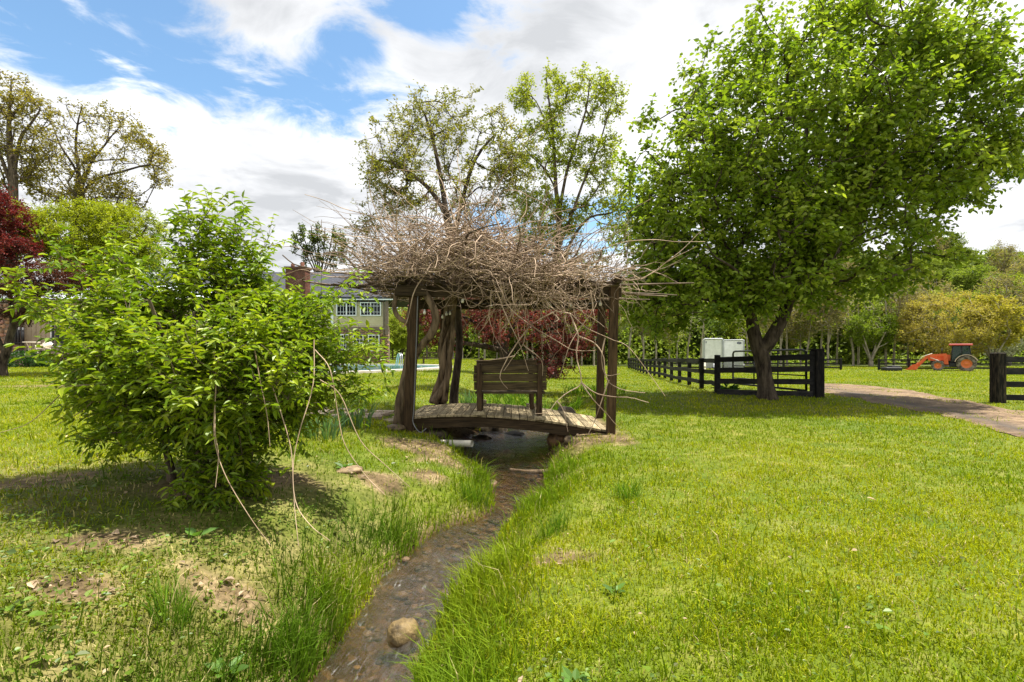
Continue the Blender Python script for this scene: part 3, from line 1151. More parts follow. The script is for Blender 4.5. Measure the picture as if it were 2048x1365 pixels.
def build_house():
    root = thing('house', 'tan two storey house with dark shingle roof, brick chimney and river stone base', 'house', (-13.5, 46, .2))
    xL, xC, xR = -34.0, -16.15, -11.1
    yF, yB = 46.0, 54.0
    # right block: stone below, siding above
    W = MB()
    W.box(((xC + xR) / 2, yF + .25, 1.55), (xR - xC, .5, 3.4))
    W.build('stone_backing', M['mortar'], root)
    low = [(-15.35, -14.62, 1.48, 2.85), (-14.25, -13.30, 1.32, 2.80), (-12.88, -11.87, 1.32, 2.80)]
    S = MB()
    stones(S, xC, xR, -.1, 3.22, yF - .02, .27, 3, low)
    S.build('stone_wall', M['stone_veneer'], root)
    B = MB()
    B.box(((xC + xR) / 2, yF - .02, 3.36), (xR - xC + .1, .30, .26))
    B.box((xR - .13, yF - .06, 4.3), (.26, .20, 3.0))
    B.build('brown_band', M['trim_brown'], root)
    A = MB()
    A.prism([(xC, yF + .05), (xR, yF + .05), (xR - 2.3, yB), (xC, yB)], 3.5, 5.75, 'XY')
    lap_siding(A, xC + .14, xR - .27, 3.5, 4.46, yF + .02)
    A.build('lap_siding', M['siding'], root)
    up = [(-15.75, -13.95, 4.50, 5.72), (-13.62, -11.75, 4.50, 5.72)]
    for a, b, c, d in up:
        window(root, a, b, c, d, yF - .03, 6, 4, False, False)
        mm = MB()
        mm.box(((a + b) / 2, yF - .07, (c + d) / 2), (.10, .08, d - c - .16))
        mm.build('mullion', M['white'], root)
    for k, (a, b, c, d) in enumerate(low):
        window(root, a, b, c, d, yF - .12, 3, 4, k > 0)
    T = MB()
    T.box((xC + .02, yF - .06, 4.67), (.22, .16, 2.5))
    T.box(((xC + xR) / 2 + .1, yF - .45, 5.98), (xR - xC + .9, .16, .20))
    T.build('white_trim', M['white'], root)
    # left part of the main block, a little behind, board and batten
    L = MB()
    L.box(((xL + xC) / 2, (yF + yB) / 2 + .45, 2.95), (xC - xL, yB - yF - .5, 6.1))
    for x in np.arange(xL + .2, xC - .2, .42):
        L.box((x, yF + .67, 2.95), (.06, .06, 6.1))
    L.build('batten_wall', M['siding'], root)
    # roof: two slopes plus gable closing
    R = MB()
    ez, rz, yr = 6.0, 8.85, 50.2
    R.prism([(yF - .55, ez - .02), (yr, rz), (yB + .5, ez - .02), (yB + .5, ez + .16), (yr, rz + .22), (yF - .55, ez + .16)], xL - .4, xR + .45, 'YZ')
    rf = R.build('roof', M['roof'], root)
    G = MB()
    G.add([(xR, yF + .1, ez), (xR - 2.3, yB, ez), (xR - 1.2, yr, rz - .05)], [(0, 1, 2)])
    G.build('gable', M['siding'], root)
    C = MB()
    cx = at(594, 560, 45.4)[0]
    C.box((cx, 45.6, 4.6), (1.75, 1.1, 8.0))
    C.box((cx, 45.6, 8.68), (1.95, 1.3, .18))
    ch = C.build('chimney', M['brick'], root)
    F = MB()
    F.lathe([(.16, 8.75), (.16, 9.1), (.13, 9.1)], 12, c=(cx - .45, 45.6, 0))
    F.build('flue', M['brick'], ch)
    F = MB()
    F.lathe([(.19, 8.75), (.16, 9.25), (.12, 9.25)], 12, c=(cx + .4, 45.6, 0))
    F.build('flue', M['brick'], ch)
    D = MB()
    D.tube([(xR - .45, yF - .15, 5.9), (xR - .40, yF - .10, 5.4), (xR - .40, yF - .10, .3)], .06, 8)
    D.build('downspout', M['trim_brown'], root)


def build_wing():
    root = thing('house_wing', 'low taupe house wing with river stone chimney and white framed window on the terrace', 'house', (-33, 44, 1.1))
    y = 44.0
    x0, x1 = -47.0, -26.5
    W = MB()
    W.box(((x0 + x1) / 2, y + 3, 3.35), (x1 - x0, 6, 4.5))
    for x in np.arange(x0 + .2, x1, .42):
        W.box((x, y - .02, 3.35), (.06, .06, 4.5))
    W.build('wall', M['siding_taupe'], root)
    a = at(103, 694, y)
    b = at(174, 637, y)
    window(root, a[0], b[0], a[2], b[2], y - .04, 2, 1, False, False)
    S = MB()
    s0, s1 = at(-80, 0, y)[0], at(50, 0, y)[0]
    bk = MB()
    bk.box(((s0 + s1) / 2, y - .35, 3.2), (s1 - s0 - .2, .6, 4.4))
    bk.build('chimney_backing', M['mortar'], root)
    stones(S, s0, s1, 1.1, 5.3, y - .66, .46, 9)
    S.build('stone_chimney', M['stone_veneer'], root)
    R = MB()
    R.prism([(y - .7, 5.6), (y + 3, 7.2), (y + 6.7, 5.6), (y + 6.7, 5.72), (y + 3, 7.34), (y - .7, 5.72)], x0 - .4, x1 + .4, 'YZ')
    R.build('roof', M['roof_metal'], root)
    T = MB()
    T.box(((x0 + x1) / 2, y - .74, 5.66), (x1 - x0 + .9, .08, .2))
    T.build('fascia', M['trim_brown'], root)
    # trellis of dark bars against the stone
    t = thing('iron_trellis', 'black iron trellis bars standing before the river stone chimney', 'trellis', at(38, 700, 42.8))
    for px in (31, 37, 45):
        p = at(px, 655, 42.8)
        q = at(px, 690, 42.8)
        mb = MB()
        mb.tube([p, q], .11, 6)
        mb.build('bar', M['black'], t)
    for py in (661, 686):
        mb = MB()
        mb.tube([at(30, py, 42.75), at(47, py, 42.75)], .05, 6)
        mb.build('cross_bar', M['black'], t)


def build_terrace():
    root = thing('terrace', 'raised terrace held by a low dark stone retaining wall', 'terrace', (-36, 38, .2))
    mb = MB()
    mb.box((-37.5, 41.2, .55), (23, 5.6, 1.15))
    mb.build('slab', M['mortar'], root)
    S = MB()
    rng = np.random.default_rng(4)
    for k in range(3):
        x = -49.0
        while x < -26:
            w = rng.uniform(.4, .9)
            g = rng.uniform(.35, .8)
            S.box((x + w / 2, 38.3 + rng.uniform(-.05, .05), .3 + k * .36), (w - .03, .4, .33), col=(g, g * .92, g * .85), bevel=.05)
            x += w
    M['dark_stone'] = mat_noise('dark_wall_stone', (.10, .08, .065), (.24, .19, .15), 4, .9, .15, bstr=.5, useattr=True)
    S.build('retaining_wall', M['dark_stone'], root)
    p = thing('terrace_post', 'squat dark wooden post with flat cap by the terrace wall', 'post', at(92, 745, 37.2))
    mb = MB()
    a = at(92, 745, 37.2)
    mb.box((a[0], a[1], a[2] + .75), (.42, .42, 1.5), bevel=.03)
    mb.build('shaft', M['fence_post'], p)
    mb = MB()
    mb.box((a[0], a[1], a[2] + 1.55), (.75, .75, .10), bevel=.02)
    mb.build('cap', M['fence_post'], p)
    # table
    a = at(63, 703, 40.2)
    a[2] = 1.13
    t = thing('patio_table', 'small white patio table with curved legs beside the white chair', 'table', a)
    mb = MB()
    mb.lathe([(0, .88), (.52, .88), (.54, .91), (.52, .94), (0, .94)], 24, c=a)
    mb.build('table_top', M['cream'], t)
    for k in range(3):
        g = k * 2.094 + .5
        u = np.array([math.cos(g), math.sin(g), 0])
        mb = MB()
        mb.tube(smooth_path([a + u * .42 + (0, 0, .88), a + u * .24 + (0, 0, .55), a + u * .22 + (0, 0, .3), a + u * .46 + (0, 0, 0)], 4), .032, 6)
        mb.build('leg', M['cream'], t)
    a = at(87, 703, 40.2)
    a[2] = 1.13
    t = thing('patio_chair', 'cream white moulded patio chair with fan back', 'chair', a)
    mb = MB()
    mb.box(a + (0, 0, .42), (.62, .55, .06), bevel=.02)
    mb.build('seat', M['cream'], t)
    mb = MB()
    for k in range(7):
        u = (k - 3) / 3
        mb.tube([a + (u * .22, .26, .42), a + (u * .38, .40, 1.0 - .16 * u * u)], .045, 6)
    mb.build('backrest', M['cream'], t)
    for sx in (-1, 1):
        mb = MB()
        mb.tube([a + (sx * .34, .3, .68), a + (sx * .36, -.28, .66), a + (sx * .34, -.30, .3)], .04, 6)
        mb.build('arm', M['cream'], t)
        for sy in (-.25, .28):
            mb = MB()
            mb.tube([a + (sx * .28, sy, .42), a + (sx * .33, sy * 1.15, 0)], .035, 6)
            mb.build('leg', M['cream'], t)


def build_pool():
    c = POOL.mean(0)
    n = len(POOL)
    tan = unit(np.roll(POOL, -1, 0) - np.roll(POOL, 1, 0))
    nor = np.stack([-tan[:, 1], tan[:, 0]], -1)
    if poly_sdf(np.array([POOL[5][0] + nor[5][0] * .1]), np.array([POOL[5][1] + nor[5][1] * .1]), POOL)[0] > 0:
        nor = -nor
    inn = POOL + nor * .55
    root = thing('swimming_pool', 'swimming pool with pale concrete rim on the lawn before the house', 'swimming pool', (-10, 34, .2))
    mb = MB()
    zt, zb = .30, .10
    v = np.concatenate([np.c_[POOL, np.full(n, zt)], np.c_[inn, np.full(n, zt)], np.c_[POOL, np.full(n, zb)], np.c_[inn, np.full(n, zb)]])
    i = np.arange(n)
    j = (i + 1) % n
    f = np.concatenate([np.stack([i, j, n + j, n + i], -1), np.stack([i, 2 * n + i, 2 * n + j, j], -1), np.stack([n + i, n + j, 3 * n + j, 3 * n + i], -1)])
    mb.add(v, f)
    mb.build('coping', mat_noise('pool_rim_concrete', (.48, .42, .36), (.66, .60, .54), 2, .8, .2), root)
    mb = MB()
    mb.add(np.c_[inn, np.full(n, .235)], [tuple(range(n))])
    m, nt, out = new_mat('pool_water')
    nn = noise_tex(nt, mapped(nt, (1, 1, 1)), 2.5, 3)
    b = pbsdf(nt, (.12, .30, .30), .03, .6, 0, nn, .06, .03)
    nt.links.new(b.outputs[0], out.inputs[0])
    mb.build('water', m, root)
    # ladder rails
    t = thing('pool_ladder', 'bent metal pool ladder rails at the near pool edge', 'ladder', at(798, 745, 31.2))
    for dx in (0, .5):
        a = at(801, 742, 31.4) + (0, dx, 0)
        a[2] = .3
        b_ = a + (-.55, 1.1, 0)
        mb = MB()
        mb.tube(smooth_path([a, a + (0, 0, .72), a * .75 + b_ * .25 + (0, 0, .92), a * .4 + b_ * .6 + (0, 0, .80), b_ + (0, 0, .1)], 5), .035, 8)
        mb.build('rail', M['metal'], t)
    # folded parasol
    a = at(820, 727, 42.6)
    a[2] = hz(a[0], a[1])
    t = thing('folded_parasol', 'folded off white patio parasol standing beyond the pool', 'parasol', a)
    mb = MB()
    mb.tube([a, a + (0, 0, 3.0)], .035, 8)
    mb.build('pole', M['metal'], t)
    mb = MB()
    mb.lathe([(.03, .75), (.24, .8), (.23, 1.3), (.16, 2.0), (.10, 2.6), (.03, 2.85)], 14, c=a)
    mb.build('canopy', M['cream'], t)
    mb = MB()
    mb.lathe([(.0, .0), (.32, .0), (.32, .08), (.1, .14), (0, .14)], 14, c=a)
    mb.build('base', M['trim_brown'], t)
    # slatted bench beyond the pool
    a = at(864, 727, 43.5)
    a[2] = hz(a[0], a[1])
    t = thing('garden_bench', 'dark slatted garden bench with curved arms beyond the pool', 'bench', a)
    mb = MB()
    for k in range(4):
        mb.box(a + (0, -.18 + k * .13, .45), (1.5, .10, .035))
    mb.build('seat', M['wood_bench'], t)
    mb = MB()
    mb.box(a + (0, .30, .98), (1.5, .05, .09), rx=-.15)
    mb.box(a + (0, .25, .56), (1.5, .05, .07), rx=-.15)
    for k in range(11):
        mb.box(a + (-.68 + k * .136, .275, .77), (.045, .03, .40), rx=-.15)
    mb.build('backrest', M['wood_bench'], t)
    for sx in (-1, 1):
        mb = MB()
        mb.box(a + (sx * .72, .0, .68), (.06, .6, .05))
        mb.build('arm', M['wood_bench'], t)
        for y in (-.24, .27):
            mb = MB()
            mb.box(a + (sx * .72, y, .33), (.07, .07, .68))
            mb.build('leg', M['wood_bench'], t)


# ------------------------------------------------------------------ fences and gate
def fence(name, label, posts, rails, top, rail_h, post_w, post_extra=.02, seed=0, side=-1, wob=.02, matp='fence', group=None, rail_t=.035, tops=None):
    """posts: list of (x, y); rails: fractions of the height for each rail's centre"""
    rng = np.random.default_rng(seed)
    p0 = posts[0]
    root = thing(name, label, 'fence', (p0[0], p0[1], hz(*p0)), group)
    P = []
    for k, (x, y) in enumerate(posts):
        z = hz(x, y)
        tp = top if tops is None else tops[k]
        P.append((x, y, z, tp))
        q, r = posts[min(k + 1, len(posts) - 1)], posts[max(k - 1, 0)]
        ang = math.atan2(q[1] - r[1], q[0] - r[0])
        mb = MB()
        mb.box((x, y, z + (tp + post_extra) / 2 - .1), (post_w, post_w, tp + post_extra + .2), rz=ang, rx=rng.uniform(-.012, .012), bevel=.012)
        mb.build('post', M[matp], root)
    for a, b in zip(P[:-1], P[1:]):
        d = np.array([b[0] - a[0], b[1] - a[1], 0])
        nrm = unit(np.array([d[1], -d[0], 0])) * side
        for fr in rails:
            n = 7
            t = np.linspace(0, 1, n)
            w0 = rng.uniform(-wob, wob)
            w1 = rng.uniform(-wob, wob)
            sag = rng.uniform(-wob, wob) * .6
            za = a[2] + a[3] * fr + w0
            zb = b[2] + b[3] * fr + w1
            z = za + (zb - za) * t + sag * np.sin(np.pi * t)
            ctr = np.array([a[0], a[1], 0])[None] + d[None] * t[:, None] + nrm * (post_w / 2 + rail_t / 2 - .004)
            V = []
            for s, hh in ((-1, -1), (-1, 1), (1, 1), (1, -1)):
                V.append(ctr + nrm * s * rail_t / 2 + np.stack([0 * z, 0 * z, z + hh * rail_h / 2 * (1 + rng.uniform(-.03, .03))], -1))
            V = np.stack(V, 1)
            i = np.arange(n - 1)[:, None] * 4
            j = np.arange(4)[None]
            f = np.stack([i + j, i + (j + 1) % 4, i + 4 + (j + 1) % 4, i + 4 + j], -1).reshape(-1, 4)
            mb = MB()
            g = rng.uniform(.6, 2.4)
            mb.add(V.reshape(-1, 3), f, (g, g, g))
            mb.add(V[[0, -1]].reshape(-1, 3), np.array([[3, 2, 1, 0], [4, 5, 6, 7]]), (g, g, g))
            mb.build('rail', M['fence'], root)
    return root


def build_fences():
    # row running away beside the lawn
    a = np.array([6.72, 16.75])
    b = np.array([13.2, 58.0])
    ts = np.linspace(0, 1, 18) ** 1.0
    posts = [tuple(a + (b - a) * t) for t in ts]
    tops = [1.24] + [1.13] * 17
    fence('paddock_fence', 'long black three rail fence running away from the corner post into the field', posts[1:], (.93, .58, .22), 1.13, .15, .15, seed=1, side=-1)
    # short bay that drops from the corner post
    root = thing('fence_bay', 'curved black rails joining the long fence to the corner post', 'fence', (a[0], a[1], hz(*a)))
    c = np.array(posts[1])
    for fr0, fr1 in ((1.05, 1.05), (.66, .655), (.27, .25)):
        t = np.linspace(0, 1, 9)
        sag = (.20 if fr0 < .3 else .05) * np.sin(np.pi * t) * (1 - t)
        p = a[None] + (c - a)[None] * t[:, None]
        z = (hz(*a) + fr0 - .10 * (fr0 < .3)) * (1 - t) + (hz(*c) + fr1) * t + sag
        V = np.stack([np.c_[p + q, z + hh] for q, hh in ((.075, -.075), (.075, .075), (.11, .075), (.11, -.075))], 1)
        i = np.arange(8)[:, None] * 4
        j = np.arange(4)[None]
        mb = MB()
        mb.add(V.reshape(-1, 3), np.stack([i + j, i + (j + 1) % 4, i + 4 + (j + 1) % 4, i + 4 + j], -1).reshape(-1, 4))
        mb.add(V[[0, -1]].reshape(-1, 3), np.array([[3, 2, 1, 0], [4, 5, 6, 7]]))
        mb.build('rail', M['fence'], root)
    # four rail panel at the tree
    e = np.array([9.02, 15.35])
    root = fence('board_fence', 'black four rail fence panel behind the leaning trunk of the big leafy tree', [tuple(a), tuple(e)], (.89, .62, .345, .07), 1.30, .165, .17, seed=3, side=1, wob=.008, tops=[1.27, 1.36])
    mb = MB()
    mb.box((e[0] + .13, e[1] - .02, hz(*e) + .66), (.26, .30, 1.52), bevel=.02)
    mb.build('gate_post', M['fence_post'], root)
    mb = MB()
    mb.box((e[0] + .13, e[1] - .02, hz(*e) + 1.435), (.34, .36, .03))
    mb.build('post_cap', M['fence'], root)
    # right hand fence
    p = [(13.30, 14.1), (16.1, 13.95), (18.9, 13.8)]
    root = fence('roadside_fence', 'weathered black four rail fence with a thick end post right of the driveway', p, (.90, .64, .385, .10), 1.33, .155, .17, seed=5, side=-1, wob=.012)
    mb = MB()
    mb.box((13.30, 14.0, hz(13.3, 14.1) + .66), (.25, .26, 1.44), bevel=.03)
    mb.build('end_post', mat_noise('worn_post', (.012, .011, .010), (.11, .085, .06), 6, .9, .15, (4, 4, .6), .9, .02, lo=.42, hi=.8), root)
    # far fences
    def far(x0, x1, y0, y1, n):
        t = np.linspace(0, 1, n)
        return [(x0 + (x1 - x0) * q, y0 + (y1 - y0) * q) for q in t]
    fence('rail_fence', 'far black rail fence running behind the white trailers to its end post', far(15.8, 31.6, 50.5, 49.2, 7), (.92, .56, .2), 1.1, .13, .17, seed=7, wob=.01)
    fence('rail_fence', 'far black rail fence running behind the orange tractor', far(35.4, 66, 49.4, 47.5, 12), (.92, .56, .16), 1.06, .13, .17, seed=8, wob=.01)
    # tubular gate swung open behind the panel
    A = np.array([9.05, 15.75])
    B = np.array([8.72, 20.2])
    za, zb = hz(*A), hz(*B)
    root = thing('field_gate', 'open black tubular field gate with rounded corners behind the four rail panel', 'gate', (A[0], A[1], za))
    d = B - A

    def G(t, z):
        q = A + d * t
        return np.array([q[0], q[1], za + (zb - za) * t + z])
    fr = MB()
    fr.tube(np.array([G(0, .16), G(0, 1.36), G(.04, 1.42)] + [G(.96, 1.42), G(.985, 1.40), G(1, 1.33), G(1, .28), G(.985, .18), G(.96, .16), G(0.0, .16)]), .036, 8, smooth=True)
    fr.build('frame', M['gate'], root)
    for z in (.38, .62, .86, 1.12):
        mb = MB()
        mb.tube([G(0, z), G(1, z)], .022, 6)
        mb.build('bar', M['gate'], root)
    for t in (.33, .66):
        mb = MB()
        mb.tube([G(t, .17), G(t, 1.41)], .024, 6)
        mb.build('upright', M['gate'], root)


build_house()
build_wing()
build_terrace()
build_pool()
build_fences()

# ------------------------------------------------------------------ footbridge, benches, pergola
BR_X0, BR_X1, BR_Y0, BR_Y1 = -1.86, 1.66, 8.86, 10.80


def deck_z(x):
    t = (x - BR_X0) / (BR_X1 - BR_X0)
    return .275 + (.055 - .275) * t + .60 * t * (1 - t) * (1 - .25 * t)


def build_bridge():
    root = thing('footbridge', 'low arched weathered plank footbridge crossing the stream under the pergola', 'bridge', (-.1, 9.8, 0))
    rng = np.random.default_rng(2)
    mb = MB()
    x = BR_X0
    while x < BR_X1 - .05:
        w = .142
        xc = x + w / 2
        z = deck_z(xc)
        sl = math.atan((deck_z(xc + .05) - deck_z(xc - .05)) / .1)
        g = rng.uniform(.72, 1.22)
        mb.box((xc, (BR_Y0 + BR_Y1) / 2 + rng.uniform(-.012, .012), z - .019 + rng.uniform(-.003, .003)), (w - .009, BR_Y1 - BR_Y0, .038), ry=-sl + rng.uniform(-.01, .01), rz=rng.uniform(-.004, .004), col=(g, g * .98, g * .93), bevel=.004)
        x += w
    mb.build('deck', M['wood_deck'], root)
    for yy in (BR_Y0 + .05, (BR_Y0 + BR_Y1) / 2, BR_Y1 - .05):
        xs = np.linspace(BR_X0 + .05, BR_X1 - .04, 24)
        zt = np.array([deck_z(q) for q in xs]) - .041
        hgt = .20 - .03 * np.sin(np.linspace(0, np.pi, 24))
        out = np.concatenate([np.c_[xs, zt], np.c_[xs, zt - hgt][::-1]])
        mb = MB()
        k = len(xs)
        v = np.concatenate([np.c_[out[:, 0], np.full(2 * k, yy - .022), out[:, 1]], np.c_[out[:, 0], np.full(2 * k, yy + .022), out[:, 1]]])
        f = []
        for i in range(k - 1):
            a, b, c, d = i, i + 1, 2 * k - 2 - i, 2 * k - 1 - i
            f += [(a, b, c, d), (2 * k + d, 2 * k + c, 2 * k + b, 2 * k + a), (a, 2 * k + a, 2 * k + b, b), (d, c, 2 * k + c, 2 * k + d)]
        f += [(0, 2 * k - 1, 4 * k - 1, 2 * k), (k - 1, 3 * k - 1, 3 * k, k)]
        mb.add(v, f, (.8, .75, .7))
        mb.build('stringer', M['wood_beam'], root)


def make_bench(label, y, x0, x1, z, facing):
    """bench whose back stands at y; facing = +1 seat towards +y"""
    t = thing('bridge_bench', label, 'bench', ((x0 + x1) / 2, y, z), 'benches facing each other on the footbridge')
    rng = np.random.default_rng(int(y * 10))
    lean = -.10 * facing
    B = MB()
    for k in range(3):
        zz = z + .52 + k * .146
        g = rng.uniform(.75, 1.25)
        B.box(((x0 + x1) / 2 + rng.uniform(-.006, .006), y + lean * (zz - z - .45) * .8 + .02 * facing, zz), (x1 - x0, .035, .138), rx=lean * -.8, col=(g, g, g * .95), bevel=.005)
    B.build('backrest', M['wood_bench'], t)
    S = MB()
    for k in range(3):
        S.box(((x0 + x1) / 2, y + facing * (.10 + k * .145), z + .40), (x1 - x0 - .04, .138, .036), col=(.95, .95, .95), bevel=.005)
    S.build('seat', M['wood_bench'], t)
    for sx, xx in ((-1, x0 + .10), (1, x1 - .12)):
        zb = deck_z(xx)
        L = MB()
        L.box((xx, y - .035 * facing, (zb + z + .93) / 2 - .02), (.085, .085, z + .93 - zb), rx=-lean * .5, bevel=.006)
        L.build('leg', M['wood_post'], t)
        L = MB()
        L.box((xx, y + .40 * facing, (zb + z + .38) / 2), (.085, .085, z + .38 - zb), bevel=.006)
        L.build('leg', M['wood_post'], t)
        Q = MB()
        Q.box((xx, y - .02 * facing, zb + .035), (.20, .22, .07), bevel=.008)
        Q.build('foot_block', M['wood_deck'], t)
        A = MB()
        A.box((xx, y + .2 * facing, z + .36), (.05, .5, .09))
        A.build('seat_brace', M['wood_bench'], t)


def build_pergola():
    root = thing('pergola', 'dark timber pergola frame straddling the footbridge, buried under bare vines', 'pergola', (0, 9.8, 0))
    posts = [((-1.79, 8.80), (-1.66, 8.80), .165), ((1.69, 8.80), (1.76, 8.80), .14), ((1.88, 11.0), (1.93, 11.0), .15), ((-1.50, 11.0), (-1.44, 11.0), .16)]
    for k, (b, t, w) in enumerate(posts):
        z0 = hz(*b) - .15
        z1 = 2.58 if k < 2 else 2.50
        mb = MB()
        V = []
        for (p, z) in ((b, z0), (t, z1)):
            for dx, dy in ((-1, -1), (1, -1), (1, 1), (-1, 1)):
                V.append((p[0] + dx * w / 2, p[1] + dy * w / 2, z))
        g = 1.25 if k == 1 else .9
        mb.add(V, [(0, 1, 5, 4), (1, 2, 6, 5), (2, 3, 7, 6), (3, 0, 4, 7), (4, 5, 6, 7), (3, 2, 1, 0)], (g, g * .97, g * .92))
        mb.build('post', M['wood_post'], root)
    for (y, z, x0, x1, g) in ((8.93, 2.46, -1.98, 1.91, 1.15), (8.665, 2.455, -1.98, -1.45, .8), (11.12, 2.42, -2.05, 2.14, .8), (10.87, 2.42, -2.05, 2.10, .7)):
        mb = MB()
        mb.box(((x0 + x1) / 2, y, z), (x1 - x0, .045, .185), col=(g, g, g), bevel=.006)
        mb.build('beam', M['wood_beam'], root)
    for x in np.linspace(-1.85, 1.78, 7):
        mb = MB()
        mb.box((x, 9.95, 2.615), (.09, 2.9, .115), col=(.8, .8, .8), bevel=.006)
        mb.build('rafter', M['wood_beam'], root)
    mb = MB()
    mb.tube(smooth_path([(-1.60, 8.70, 2.4), (-1.625, 8.70, 1.6), (-1.665, 8.70, .5), (-1.68, 8.69, .22), (-1.55, 8.62, .06), (-1.45, 8.66, .12)], 5), .010, 6)
    mb.build('cable', mat_plain('grey_cable', (.16, .16, .16), .6), root)
    # string of lamps under the beams
    t = thing('string_light', 'string of small clear glass bulbs hung under the pergola beams', 'string lights', (0, 8.9, 2.36))
    m, nt, out = new_mat('bulb_glass')
    b = pbsdf(nt, (.75, .72, .62), .08, .6)
    nt.links.new(b.outputs[0], out.inputs[0])
    pts = []
    spots = [at(x, y, d) for x, y, d in ((849, 625, 8.75), (885, 634, 10.7), (893, 628, 10.7), (900, 627, 10.7), (925, 602, 8.95), (982, 612, 8.95), (1040, 610, 8.95), (1100, 611, 8.95), (1140, 610, 8.95), (1201, 608, 8.95))]
    W = MB()
    for a, c in zip(spots[:-1], spots[1:]):
        q = np.linspace(0, 1, 6)[:, None]
        p = a * (1 - q) + c * q
        p[:, 2] += .05 - .05 * np.sin(np.pi * q[:, 0])
        W.tube(p, .006, 4)
    W.build('wire', M['black'], t)
    for p in spots:
        mb = MB()
        mb.lathe([(0, -.04), (.022, -.034), (.03, -.012), (.024, .012), (.013, .03), (.013, .05), (0, .05)], 10, c=p)
        mb.build('bulb', m, t)


def walk(rng, p, d, L, n, wander, grav=0.0):
    P = [np.array(p, float)]
    d = unit(np.array(d, float))
    curl = rng.normal(0, wander * 1.15, 3)
    for k in range(n):
        curl = .90 * curl + rng.normal(0, wander, 3) * .40
        d = unit(d + curl + np.array([0, 0, -grav]))
        P.append(P[-1] + d * L / n)
    P = np.array(P)
    P[1:-1] += rng.normal(0, .012, P[1:-1].shape)
    return P


